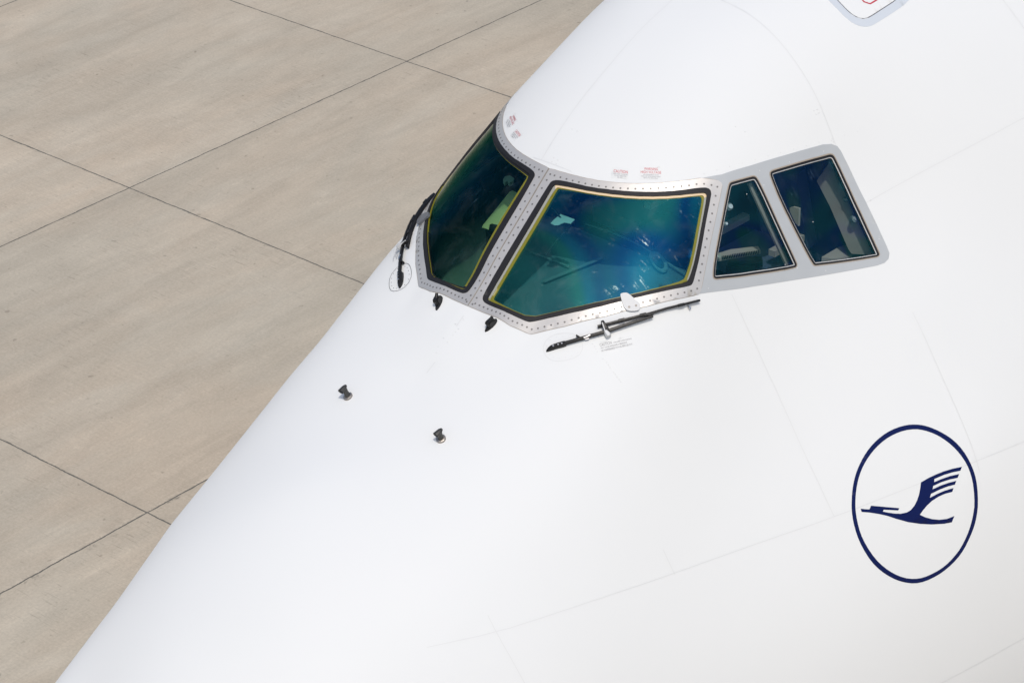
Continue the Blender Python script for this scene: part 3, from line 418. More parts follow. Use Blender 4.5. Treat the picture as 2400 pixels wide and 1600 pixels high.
# ------------------------------------------------------------------ ground
GR = (0.027395345079302875, 16.63319260653706, 16.716851985153397, 5.701040246079251, 6.61296387852252)
def ground_mat():
    m = bpy.data.materials.new('concrete_slabs'); m.use_nodes = True; t = m.node_tree; b = t.nodes['Principled BSDF']
    N_ = t.nodes.new; K = t.links.new
    tc = N_('ShaderNodeTexCoord')
    def noise(sc, scale=(1, 1, 1), det=6, rough=.6, dist=0., rot=0.):
        mp = N_('ShaderNodeMapping'); mp.inputs['Scale'].default_value = scale; mp.inputs['Rotation'].default_value = (0, 0, rot); K(tc.outputs['Object'], mp.inputs['Vector'])
        n = N_('ShaderNodeTexNoise'); n.inputs['Scale'].default_value = sc; n.inputs['Detail'].default_value = det; n.inputs['Roughness'].default_value = rough
        n.inputs['Distortion'].default_value = dist; K(mp.outputs[0], n.inputs['Vector']); return n.outputs['Fac']
    def rng(v, a, b_, c, d, clamp=True):
        r = N_('ShaderNodeMapRange'); r.clamp = clamp
        for k, x in zip(('From Min', 'From Max', 'To Min', 'To Max'), (a, b_, c, d)): r.inputs[k].default_value = x
        K(v, r.inputs['Value']); return r.outputs[0]
    def mul(a, c):
        q = N_('ShaderNodeMath'); q.operation = 'MULTIPLY'; K(a, q.inputs[0])
        if isinstance(c, float): q.inputs[1].default_value = c
        else: K(c, q.inputs[1])
        return q.outputs[0]
    def op(o_, a, c=None):
        q = N_('ShaderNodeMath'); q.operation = o_; K(a, q.inputs[0])
        if c is not None:
            if isinstance(c, (float, int)): q.inputs[1].default_value = c
            else: K(c, q.inputs[1])
        return q.outputs[0]
    big = noise(.22, (.55, 1, 1), 5, .55, .8, .15)
    stk = noise(1.1, (.20, 1.5, 1), 8, .68, .7, .10)
    mid = noise(2.2, (.6, 1, 1), 8, .7, .3)
    fine = noise(28, (1, 1, 1), 6, .75)
    brush = noise(10, (6.5, .28, 1), 6, .8, 0., -.03)
    bmask = rng(noise(.35, (1, .8, 1), 3, .5, .5), .47, .62, 0, 1)
    v1 = rng(big, .3, .7, .93, 1.07); v2 = rng(stk, .3, .7, .90, 1.10); v3 = rng(mid, .3, .7, .94, 1.06); v4 = rng(fine, .3, .7, .88, 1.12)
    br = rng(brush, .34, .66, .87, 1.08)
    brm = N_('ShaderNodeMix'); brm.data_type = 'FLOAT'; K(rng(bmask, 0, 1, .35, 1), brm.inputs['Factor']); brm.inputs['A'].default_value = 1.0; K(br, brm.inputs['B'])
    val = mul(mul(mul(mul(v1, v2), v3), v4), brm.outputs['Result'])
    # slab to slab tone (object x = along the aircraft, y = across)
    sp = N_('ShaderNodeSeparateXYZ'); K(tc.outputs['Object'], sp.inputs[0])
    wob = rng(noise(3.0, (1, 1, 1), 3, .6), 0, 1, -.02, .02, False)
    wob2 = rng(noise(14.0, (1, 1, 1), 3, .6), 0, 1, -.008, .008, False)
    ox = op('ADD', op('ADD', sp.outputs[0], wob), wob2); oy = op('ADD', op('ADD', sp.outputs[1], wob), wob2)
    gx = op('DIVIDE', ox, GR[3]); gy = op('DIVIDE', oy, GR[4])
    cx = op('FLOOR', gx); cy = op('FLOOR', gy)
    cb = N_('ShaderNodeCombineXYZ'); K(cx, cb.inputs[0]); K(cy, cb.inputs[1])
    wn = N_('ShaderNodeTexWhiteNoise'); wn.noise_dimensions = '3D'; K(cb.outputs[0], wn.inputs['Vector'])
    val = mul(val, rng(wn.outputs['Value'], 0, 1, .975, 1.02))
    # distance to the nearest joint in metres
    def jd(v, s):
        f = op('FRACT', v); g = op('SUBTRACT', f, .5); a = op('ABSOLUTE', g); d = op('SUBTRACT', a, .5); return mul(op('ABSOLUTE', d), float(s))
    jx = jd(gx, GR[3]); jy = jd(gy, GR[4])
    jw = rng(noise(5.0, (1, 1, 1), 4, .7), .35, .7, .007, .016)
    def line(d): 
        q = N_('ShaderNodeMath'); q.operation = 'DIVIDE'; K(d, q.inputs[0]); K(jw, q.inputs[1]); return rng(q.outputs[0], .75, 1.15, 1, 0)
    j = op('MAXIMUM', line(jx), line(jy))
    # ragged, chipped joint beside the second row of slabs
    chip = rng(noise(2.4, (1, 1, 1), 5, .75), .55, .66, 0, 1)
    d2 = op('ABSOLUTE', op('ADD', sp.outputs[1], float(GR[4])+.03))
    cl = mul(rng(d2, .015, .085, 1, 0), chip); j = op('MAXIMUM', j, mul(cl, .85))
    lip = mul(rng(op('ABSOLUTE', op('ADD', sp.outputs[1], float(GR[4])-.035)), .02, .05, 1, 0), rng(noise(3.5, (1, 1, 1), 5, .75), .45, .6, 0, 1)); val = mul(val, rng(lip, 0, 1, 1, 1.14))
    soft = op('MINIMUM', jx, jy); val = mul(val, rng(soft, 0, .25, .97, 1.0))
    dash = rng(noise(5, (7, .55, 1), 3, .6, 0., -.03), .60, .70, 1, .74); dmask = rng(noise(.9, (.5, 1, 1), 4, .6), .45, .6, 0, 1)
    dm = N_('ShaderNodeMix'); dm.data_type = 'FLOAT'; K(dmask, dm.inputs['Factor']); dm.inputs['A'].default_value = 1.0; K(dash, dm.inputs['B']); val = mul(val, dm.outputs['Result'])
    patchy = rng(noise(3.2, (.5, 1.2, 1), 9, .8, .6), .56, .74, 1, 1.16); val = mul(val, patchy)
    spot2 = rng(noise(16.0, (1, 1, 1), 3, .6), .70, .78, 1, .62); val = mul(val, spot2)
    spot = rng(noise(7.0, (1, 1, 1), 2, .5), .705, .76, 1, .72); val = mul(val, spot)
    pale = rng(noise(.55, (.4, 1.1, 1), 5, .6, 1.2, .2), .5, .68, 0, 1)
    hue = N_('ShaderNodeMix'); hue.data_type = 'RGBA'; K(rng(noise(.4, (.4, 1, 1), 4, .6, .6, .2), .38, .64, 0, 1), hue.inputs['Factor'])
    hue.inputs['A'].default_value = (.474, .426, .340, 1); hue.inputs['B'].default_value = (.498, .425, .328, 1)
    h2 = N_('ShaderNodeMix'); h2.data_type = 'RGBA'; K(mul(pale, .45), h2.inputs['Factor']); K(hue.outputs['Result'], h2.inputs['A']); h2.inputs['B'].default_value = (.535, .490, .400, 1)
    vm = N_('ShaderNodeVectorMath'); vm.operation = 'SCALE'; K(h2.outputs['Result'], vm.inputs[0]); K(val, vm.inputs['Scale'])
    fm = N_('ShaderNodeMix'); fm.data_type = 'RGBA'; K(j, fm.inputs['Factor']); K(vm.outputs[0], fm.inputs['A']); fm.inputs['B'].default_value = (.14, .135, .115, 1)
    K(fm.outputs['Result'], b.inputs['Base Color']); b.inputs['Roughness'].default_value = .85; b.inputs['Specular IOR Level'].default_value = .25
    hh = op('SUBTRACT', mul(op('ADD', fine, mul(brush, .6)), .35), j)
    bp = N_('ShaderNodeBump'); bp.inputs['Strength'].default_value = .35; bp.inputs['Distance'].default_value = .008; K(hh, bp.inputs['Height']); K(bp.outputs[0], b.inputs['Normal'])
    return m
gme = bpy.data.meshes.new('ground'); gme.from_pydata([(-2500, -2500, 0), (2500, -2500, 0), (2500, 2500, 0), (-2500, 2500, 0)], [], [(0, 1, 2, 3)])
ground = link('ground', gme, None, (ground_mat(),)); ground['kind'] = 'structure'; ground['label'] = 'sandy grey concrete airport apron of large slabs with dark joints'
cp, sps = math.cos(GR[0]), math.sin(GR[0])
ground.location = (cp*GR[1]-sps*GR[2], sps*GR[1]+cp*GR[2], 0); ground.rotation_euler = (0, 0, GR[0])

# ------------------------------------------------------------------ aircraft
plane = bpy.data.objects.new('airliner', None); scene.collection.objects.link(plane)
plane['label'] = 'white jet airliner nose with dark cockpit windows and a blue crane emblem, parked on concrete'
plane['category'] = 'airplane'

Z1 = (2.8, 880, 240); Z2 = (3.1355, 1100, 360); Z3 = (3.7333, 1600, 300)
frame_px = [(1287, 395), (1312, 402.5), (1340, 410.4), (1370.6, 418), (1401, 424), (1432, 428), (1462.5, 430.5), (1493, 431.5), (1524, 431), (1554, 429.3), (1585, 426.5), (1615.5, 422.6), (1634, 419.2), (1644, 417.8), (1664, 420.5), (1683, 423.2), (1690, 428), (1692.4, 434), (1680.4, 493), (1664, 568), (1651, 635), (1641.5, 683), (1637, 690), (1600, 698), (1514.6, 718), (1419, 741), (1323, 765), (1243.5, 783.5), (1195.7, 763), (1132, 731.5), (1094, 716)]
seal_o = zz([(583, 238), (606, 205), (650, 196), (750, 215), (900, 252), (1100, 275), (1250, 284), (1400, 284), (1550, 273), (1690, 252), (1752, 252), (1778, 280), (1768, 345), (1740, 480), (1690, 760), (1655, 900), (1637, 960), (1612, 974), (1450, 1005), (1200, 1065), (900, 1140), (600, 1207), (460, 1239), (430, 1237), (380, 1217), (250, 1157), (120, 1103), (98, 1075), (106, 1040), (200, 870), (350, 620), (480, 405)], *Z2)
seal_i = zz([(622, 232), (650, 230), (760, 250), (900, 278), (1100, 305), (1300, 316), (1500, 310), (1700, 288), (1738, 290), (1746, 320), (1712, 500), (1660, 780), (1618, 915), (1596, 945), (1450, 978), (1200, 1038), (900, 1105), (600, 1172), (445, 1208), (300, 1147), (150, 1085), (135, 1068), (148, 1042), (330, 730), (480, 475), (590, 285)], *Z2)
refr_i = zz([(640, 247), (655, 247), (760, 266), (900, 294), (1100, 321), (1300, 333), (1500, 327), (1700, 304), (1722, 308), (1730, 330), (1700, 500), (1650, 780), (1608, 915), (1586, 938), (1450, 974), (1200, 1035), (900, 1102), (600, 1170), (445, 1204), (300, 1144), (160, 1080), (150, 1066), (162, 1045), (345, 735), (495, 480), (605, 292)], *Z2)
glass_px = zz([(648, 256), (665, 256), (760, 270), (900, 298), (1100, 324), (1300, 336), (1500, 330), (1690, 310), (1708, 320), (1712, 350), (1682, 500), (1632, 780), (1592, 900), (1574, 930), (1450, 968), (1200, 1029), (900, 1096), (600, 1163), (445, 1198), (300, 1137), (185, 1077), (175, 1066), (185, 1042), (365, 740), (515, 488), (622, 300)], *Z2)
surround_px = [(1640, 419)]+zz([(340, 408), (600, 327), (900, 237), (1150, 166), (1225, 145), (1300, 141), (1352, 160), (1385, 205), (1450, 333), (1600, 643), (1700, 850), (1785, 1035), (1808, 1095), (1800, 1145), (1765, 1180), (1700, 1203), (1400, 1258), (1000, 1325), (600, 1388), (150, 1450)], *Z3)+[(1632, 684), (1672, 500), (1681, 436)]
w2_o = zz([(372, 640), (400, 500), (412, 478), (432, 470), (600, 424), (628, 421), (650, 440), (720, 580), (850, 870), (990, 1170), (1000, 1200), (985, 1225), (700, 1272), (300, 1323), (272, 1318), (262, 1290), (275, 1150), (330, 860)], *Z3)
w3_o = zz([(760, 395), (772, 378), (800, 366), (1270, 230), (1308, 230), (1332, 258), (1500, 620), (1715, 1085), (1722, 1112), (1700, 1132), (1165, 1207), (1135, 1195), (1000, 940), (850, 640), (768, 435)], *Z3)
dFrame = D(frame_px); cent_i = [0, len(frame_px)-1]
dFrame[cent_i, 1] = .006*1.0; dFrame[:, 1] = np.maximum(dFrame[:, 1], .006)
dSo = D(chaikin(seal_o, 1)); dSi = D(chaikin(seal_i, 1)); dRi = D(chaikin(refr_i, 1)); dGl = D(chaikin(glass_px, 1))
dSur = D(chaikin(surround_px[1:21], 1)[0:].tolist()) if False else D(surround_px)
dW2 = D(chaikin(w2_o, 1)); dW3 = D(chaikin(w3_o, 1))
def md(q): q = np.array(q).copy(); q[:, 1] *= -1; return q

# --- skin and lining
def shell(name, us, nphi, off, holes, mi, mats, tail):
    ph = np.linspace(-np.pi, np.pi, nphi+1)[:-1]; Uc, Pc = np.meshgrid(us, ph, indexing='ij')
    X = S(Uc, Pc)+Nn(Uc, Pc)*off
    Q = np.stack([Uc*KU, Pc*KP], -1).reshape(-1, 2); kill = np.zeros(len(Q), bool)
    for h in holes: kill |= inside(h, Q)
    kill = kill.reshape(Uc.shape)
    V = X.reshape(-1, 3); nu = len(us); F = []
    for i in range(nu-1):
        for j in range(nphi):
            k = (j+1) % nphi
            if kill[i, j] or kill[i+1, j] or kill[i, k] or kill[i+1, k]: continue
            F.append((i*nphi+j, i*nphi+k, (i+1)*nphi+k, (i+1)*nphi+j))
    mb = MB(); vv = list(V)
    if tail:
        base = (nu-1)*nphi; last = X[-1]
        for x, sc, dz in tail:
            c = np.array([last[:, 0].mean(), 0, 6.2]); r = (last-c)*[0, sc, sc]+[x, 0, 6.2+dz]; b2 = len(vv); vv += list(r)
            F += [(base+j, base+(j+1) % nphi, b2+(j+1) % nphi, b2+j) for j in range(nphi)]; base = b2
        F.append(tuple(base+j for j in range(nphi)))
    mb.add(vv, F, 0, True); return mb
holes_skin = [dSi, md(dSi), inset(dW2, .008), md(inset(dW2, .008)), inset(dW3, .008), md(inset(dW3, .008))]
us = np.concatenate([np.linspace(.02, math.sqrt(L-.45), 95)[:-1], np.linspace(math.sqrt(L-.45), math.sqrt(L+2.85), 150)[:-1], np.linspace(math.sqrt(L+2.85), UMAX-.002, 40)])
fus_mb = shell('fuselage', us, 560, 0, holes_skin, 0, None, [(9, 1.01, .02), (14, 1.02, .02), (22, 1.02, 0), (30, 1.0, 0), (38, .93, .35), (46, .72, 1.2), (54, .42, 2.2), (60, .12, 3.0)])

holes_lin = [inset(h, -.05) for h in (dSi, md(dSi), dW2, md(dW2), dW3, md(dW3))]
lin = shell('lining', np.linspace(math.sqrt(L-.02), math.sqrt(L+3.66), 70), 200, -.09, holes_lin, 0, None, None)
Xa = S(np.full(60, math.sqrt(L+3.66)), np.linspace(-np.pi, np.pi, 60))*[1, .965, 1]
lin.add([(3.66, y, z) for _, y, z in Xa], [tuple(range(60))])
lining = lin.build('cockpit_lining', plane, ('lining',))
fl = MB(); pts = []
for x in np.linspace(0.0, 3.6, 19):
    uu = np.full(200, math.sqrt(x+L)); q = S(uu, np.linspace(0, 1.9, 200)); k = np.argmin(abs(q[:, 2]-7.45)); pts.append((x, q[k, 1]+.12))
fl.add([(x, y, 7.45) for x, y in pts]+[(x, -y, 7.45) for x, y in pts[::-1]], [tuple(range(2*len(pts)))]); floor_ = fl.build('cockpit_floor', plane, ('lining',))

# --- windshields: frame with rivets, rubber seal, painted refraction rings, coated pane
def rivet_path(mb, P, ins, spacing, r, h, skip=None):
    for q in even(inset(even(P, .02), ins), spacing):
        disc_mb(mb, q, r, h, 1)
def zone(o, poly, m_):
    me = o.data; me.materials.append(M[m_]); k = len(me.materials)-1
    for p in me.polygons:
        c = np.array(p.center); u_, p_ = par(c)
        if inside(poly, np.array([[u_*KU, p_*KP]]))[0]: p.material_index = k
def windshield(side):
    f = (lambda q: q) if side > 0 else md
    mb = MB(); patch_mb(mb, f(dFrame), [f(dSo)], h1=.0045, h0=-.01, inner_skirt=-.03)
    fe = even(resample(dFrame, .02), .02); fi = inset(fe, .029)
    ps = even(fi, .0475)
    for q in ps:
        if inside(inset(dSo, -.008), q[None])[0]: continue
        disc_mb(mb, f(q[None])[0], .0074, .0052, 1, 10)
    fr = mb.build('windshield', plane, ('frame', 'rivet'))
    # weathered sealant line around the frame
    sb = MB(); strip_mb(sb, f(fe), .006, .0035, 0, True); sb.build('frame_sealant', fr, ('tan_line',))
    patch('rubber_seal', fr, 'seal', f(dSo), [f(dSi)], h1=.008, h0=-.02, inner_skirt=-.035)
    top = D([(1270, 380), (1720, 380), (1720, 462), (1640, 463), (1560, 474), (1420, 474), (1330, 455), (1306, 443)])
    foot = D([(1080, 690), (1142, 698), (1237, 742), (1345, 712), (1480, 680), (1598, 656), (1640, 660), (1640, 720), (1240, 800), (1090, 740)])
    refr = patch('refraction_ring', fr, 'refraction_grey' if side > 0 else 'seal', f(inset(dSi, -.006)), [f(dRi)], h1=-.004, h0=-.03)  # coloured ring: light refracted in the thick glass edge, put into the colour
    zone(refr, f(top), 'beige' if side > 0 else 'seal'); zone(refr, f(foot), 'olive')
    ge = patch('edge_refraction_ring', fr, 'olive', f(inset(dRi, -.006)), [f(dGl)], h1=-.009, h0=-.035)  # olive refraction of the pane edge, painted as a second ring
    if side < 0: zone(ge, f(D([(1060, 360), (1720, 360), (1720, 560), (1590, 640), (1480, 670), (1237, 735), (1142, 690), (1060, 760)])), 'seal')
    patch('glass_pane', fr, 'glass_main' if side > 0 else 'glass_far', f(inset(dGl, -.012)), h1=-.012, skirt=False)
    return fr
wsP = windshield(1); wsP['label'] = 'windshield facing the camera, with a bare metal frame and green to blue coated glass'
wsS = windshield(-1); wsS['label'] = 'far windshield seen edge on against the concrete'
cj = MB(); strip_mb(cj, np.array([(dFrame[0, 0], 0.0), (dFrame[-1, 0], 0.0)]), .013, .0035)
cj.build('centre_joint', plane, ('joint_grey',))

def side_window(dd, side):
    f = (lambda q: q) if side > 0 else md
    a = even(dd, .012)
    s = patch('side_window', plane, 'seal', f(inset(a, .002)), [f(inset(a, .014))], h1=.006, h0=-.02, step=.02)
    patch('sealant_line', s, 'tan_line', f(inset(a, -.004)), [f(inset(a, .003))], h1=.005, h0=-.004, step=.02)
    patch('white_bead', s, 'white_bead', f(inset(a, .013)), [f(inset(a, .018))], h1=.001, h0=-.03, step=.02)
    patch('inner_seal', s, 'seal', f(inset(a, .017)), [f(inset(a, .021))], h1=-.003, h0=-.04, step=.02)
    patch('glass_pane', s, 'glass_side', f(inset(a, .019)), h1=-.006, skirt=False)
    return s
for sd in (1, -1):
    f = (lambda q: q) if sd > 0 else md
    patch('window_surround', plane, 'surround', f(dSur), [f(inset(even(dW2, .012), .004)), f(inset(even(dW3, .012), .004))], h1=.0025, h0=-.004, inner_skirt=-.05)
    a = side_window(dW2, sd); b = side_window(dW3, sd)
    if sd > 0: a['label'] = 'narrow tapering side window next to the windshield'; b['label'] = 'larger rear side window with brown trim behind it'

# --- panel seams
sm = MB()
def seam(px, wd=.004, it=1): strip_mb(sm, to_d(cast(chaikin_open(px, it) if it else px)), wd, .0016)
def ring(x, p0, p1, wd=.004):
    p = np.linspace(p0, p1, 80); strip_mb(sm, np.stack([np.full(80, math.sqrt(x+L))*KU, p*KP], -1), wd, .0016)
seam([(1268, 377), (1300, 323), (1357, 240), (1412, 173), (1500, 70), (1577, 0), (1660, -90)])
ring(2.55, -1.6, .60); ring(2.55, .845, 1.31)
seam([(1715, 690), (1800, 870), (1875, 1040), (1955, 1210)])
seam([(2030, 475), (2110, 430), (2200, 382), (2300, 330), (2400, 276), (2470, 240)])
seam([(1000, 1516), (1163, 1481), (1300, 1437), (1450, 1387), (1570, 1346), (1760, 1278), (1955, 1211), (2130, 1142), (2290, 1079), (2400, 1034), (2480, 1000)])
seam([(1143, 1440), (1163, 1481), (1230, 1600), (1260, 1660)]); seam([(1554, 1287), (1581, 1345)])
seam([(2080, 1660), (2206, 1600), (2300, 1550), (2400, 1494), (2480, 1450)])
seam([(2350, 0), (2400, 68), (2450, 140)], it=0)
seam([(1087, 739), (1070, 764)], .006); seam([(1020, 848), (1000, 874)], .006)
seam([(1250, 369), (1290, 383), (1340, 402)], .004)
for px in [(1298, 345+25), (1308, 375), (1294, 379), (1304, 384), (1341, 303), (1353, 308), (1724, 297), (1746, 309), (1908, 260), (1915, 257), (1913, 268), (1919, 265), (1949, 330), (1953, 333),
           (1413, 841), (1422, 849), (1426, 855), (1430, 861), (1438, 872), (1442, 877), (1446, 883), (1451, 889), (1455, 895), (1389, 806), (1394, 812), (1397, 818), (1400, 824),
           (1068, 760), (1086, 749), (1075, 771), (1067, 778), (1062, 786), (1067, 759), (1040, 792), (1049, 802), (1027, 812), (1023, 826)]:
    disc_mb(sm, D([px])[0], .004, .0016, 0, 6)
for k in range(13):
    disc_mb(sm, D([(1650+k*30, 407-k*8.2)])[0], .0032, .0016, 0, 6)
for px in [(1750, 455), (1790, 434), (1840, 620), (1868, 628), (1905, 520), (1660, 676), (1935, 634), (2040, 470), (2060, 560), (1780, 400), (1850, 380), (1930, 355)]:
    disc_mb(sm, D([px])[0], .0036, .0030, 0, 6)
fus_mb.add(sm.v, sm.f, 1, True)
fus = fus_mb.build('fuselage', plane, ('paint', 'seam'))
lining.parent = fus; floor_.parent = fus

# --- emblem
Zr = lambda pts, ox, oy: zz(pts, 7.127, ox, oy)
ro = Zr([(255, 1568), (262, 1400), (285, 1230), (320, 1085), (375, 940), (450, 790), (550, 640), (680, 500), (830, 385), (1000, 300), (1180, 250), (1320, 243)], 1960, 960) + \
     Zr([(180, 258), (350, 315), (520, 400), (680, 510), (830, 670), (950, 870), (1030, 1070), (1070, 1270), (1085, 1568)], 2140, 960) + \
     Zr([(1062, 200), (1022, 370), (950, 552), (850, 757), (730, 922), (570, 1077), (400, 1198), (200, 1293), (20, 1331)], 2140, 1180) + \
     Zr([(1100, 1303), (920, 1233), (740, 1117), (580, 960), (430, 722), (340, 512), (280, 290), (257, 110)], 1960, 1180)
ri = Zr([(317, 1568), (322, 1420), (345, 1250), (385, 1090), (450, 930), (540, 780), (650, 640), (800, 503), (950, 412), (1130, 342), (1320, 318)], 1960, 960) + \
     Zr([(180, 338), (350, 395), (500, 478), (650, 592), (790, 742), (900, 910), (970, 1090), (1010, 1280), (1029, 1568)], 2140, 960) + \
     Zr([(1005, 180), (965, 350), (900, 533), (800, 733), (690, 880), (540, 1035), (370, 1145), (180, 1230), (20, 1256)], 2140, 1180) + \
     Zr([(1130, 1235), (960, 1167), (800, 1062), (650, 920), (500, 702), (400, 492), (345, 280), (320, 110)], 1960, 1180)
patch('emblem_ring', plane, 'blue', D(chaikin(ro, 1)), [D(chaikin(ri, 1))], h1=.0022, h0=-.002)
crane = [(203, 824), (240, 828), (276, 830), (291, 799), (400, 809), (525, 820), (516, 838), (396, 832), (388, 848), (440, 858), (490, 865), (540, 866), (590, 855), (622, 836), (652, 800), (674, 757), (690, 710), (700, 660), (707, 605),
         (770, 568), (830, 540), (900, 512), (970, 491), (1048, 475), (1036, 507), (970, 520), (900, 541), (818, 576), (817, 603), (880, 576), (950, 552), (1025, 535), (1013, 566), (950, 579), (880, 601), (808, 634), (803, 663),
         (870, 632), (935, 609), (1001, 592), (990, 623), (930, 638), (860, 665), (790, 700), (781, 734), (840, 702), (905, 674), (978, 652), (968, 683), (905, 700), (855, 722), (800, 757), (757, 797), (725, 835), (697, 874),
         (740, 895), (800, 911), (860, 917), (925, 909), (985, 886), (964, 937), (900, 949), (800, 955), (700, 950), (600, 936), (500, 908), (420, 882), (350, 867), (280, 856), (212, 851)]
patch('crane_emblem', plane, 'blue', D(zz(crane, 3.563, 1960, 960)), h1=.0022, h0=-.002)

# --- roof service door, seen only by its lower corner
def rr(pts): return D(chaikin(pts, 3))
base_o = [(1838, -110), (1990, 66), (2008, 70), (2050, 62), (2190, -40), (2420, -220), (2230, -440)]
do = zz([(-330, -520), (190, 0), (300, 110), (400, 210), (470, 262), (540, 290), (600, 298), (660, 293), (720, 262), (900, 148), (1030, 60), (1085, 0), (1500, -400), (700, -1200)], 4.704, 1900, 0)
di = zz([(-200, -500), (285, 0), (350, 70), (420, 140), (480, 185), (545, 212), (595, 215), (640, 203), (800, 100), (950, 3), (1300, -330), (650, -950)], 4.704, 1900, 0)
dDo, dDi = D(chaikin(do, 1)), D(chaikin(di, 1))
door = patch('roof_door', plane, 'door_grey', dDo, [dDi], h1=.002, h0=-.003); door['label'] = 'pale grey band round a white hatch panel at the top edge'
patch('door_panel', door, 'paint', inset(dDi, .004), h1=.004, h0=-.004)
dg = MB(); strip_mb(dg, even(inset(dDi, .002), .03), .006, .003, 0, True); dg.build('door_gap', door, ('seam_dark',))
r1 = zz([(300, -300), (560, 0), (605, 48), (628, 60), (655, 50), (735, 0), (1000, -180), (700, -560)], 4.704, 1900, 0)
r2 = zz([(400, -260), (600, -15), (618, 4), (633, 11), (650, 2), (680, -18), (880, -160), (690, -400)], 4.704, 1900, 0)
rm = MB()
for rpx, wd in ((r1, .011), (r2, .012)): rm = MB(); strip_mb(rm, even(D(chaikin(rpx, 1)), .02), wd, .0065, 0, True); rm.build('red_outline', door, ('red',))

# --- placards
def text_mesh(txt, size, align='CENTER'):
    c = bpy.data.curves.new('t', 'FONT'); c.body = txt; c.size = size; c.align_x = align; c.resolution_u = 2
    o = bpy.data.objects.new('t', c); scene.collection.objects.link(o); bpy.context.view_layer.update()
    dg_ = bpy.context.evaluated_depsgraph_get(); me = bpy.data.meshes.new_from_object(o.evaluated_get(dg_))
    v = np.array([tuple(q.co) for q in me.vertices]).reshape(-1, 3)[:, :2]; f = [tuple(p.vertices) for p in me.polygons]
    bpy.data.objects.remove(o); bpy.data.meshes.remove(me); return v, f
def placard(quad, lines, side, name='placard'):
    """quad: photo pixels of the film's top left, top right, bottom left corner (port side); lines: (text, x, y, height, material) in 0..1"""
    A, B, C = [np.array(q, float) for q in quad]; f = (lambda q: q) if side > 0 else md
    mp = (lambda u, v: A+(B-A)*(u if side > 0 else 1-u)+(C-A)*v)
    film = [A, B, B+C-A, C]
    pl = patch(name, plane, 'placard', f(D(film)), h1=.0012, h0=-.001)
    groups = {}
    wpx = np.linalg.norm(B-A); hpx = np.linalg.norm(C-A)
    for txt, x, y, hh, m_, wfit in lines:
        v, fc = text_mesh(txt, 1.0)
        if not len(v): continue
        x0, x1 = v[:, 0].min(), v[:, 0].max(); cap = .70
        tx = x+(v[:, 0]-(x0+x1)/2)/(x1-x0)*wfit; ty = y-(v[:, 1]/cap)*hh
        P = np.array([mp(a, b) for a, b in zip(tx, ty)])
        d = f(D(P)); X, n = XN(d); vv = X+n*.0021
        groups.setdefault(m_, MB()).add(vv, [q if side > 0 else q[::-1] for q in fc])
    for m_, g_ in groups.items(): g_.build('lettering', pl, (m_,))
    return pl
caution = [('CAUTION', .52, .47, .28, 'red', .80), ('THIS GLASS IS COATED', .52, .63, .10, 'grey_text', .84), ('DO NOT WALK ON', .52, .79, .10, 'grey_text', .66), ('OR PRY', .50, .94, .10, 'grey_text', .30)]
warning = [('WARNING', .50, .29, .19, 'red', .60), ('HIGH VOLTAGE', .50, .53, .19, 'red', .88), ('ON WINDSHIELD GLASS', .50, .67, .08, 'grey_text', .66), ('TURN OFF WINDSHIELD HEAT', .50, .79, .08, 'grey_text', .86), ('PRIOR TO SERVICING', .50, .91, .08, 'grey_text', .62)]
wiperc = [('CAUTION', .20, .42, .30, 'grey_text', .36), ('IMPROPER WIPER PARKING', .70, .40, .13, 'grey_text', .54), ('MAY CAUSE WINDSHIELD BREAKAGE', .42, .66, .15, 'grey_text', .78), ('SEE MAINTENANCE MANUAL, SECT. 30-42-00', .48, .92, .15, 'grey_text', .92)]
cq = ((1434, 392), (1475, 396), (1432, 417)); wq = ((1499, 389), (1553, 391), (1498, 421)); xq = ((1402, 803), (1480, 785), (1409, 826))
for sd in (1, -1):
    a = placard(cq, caution, sd); b = placard(wq, warning, sd); c = placard(xq, wiperc, sd)

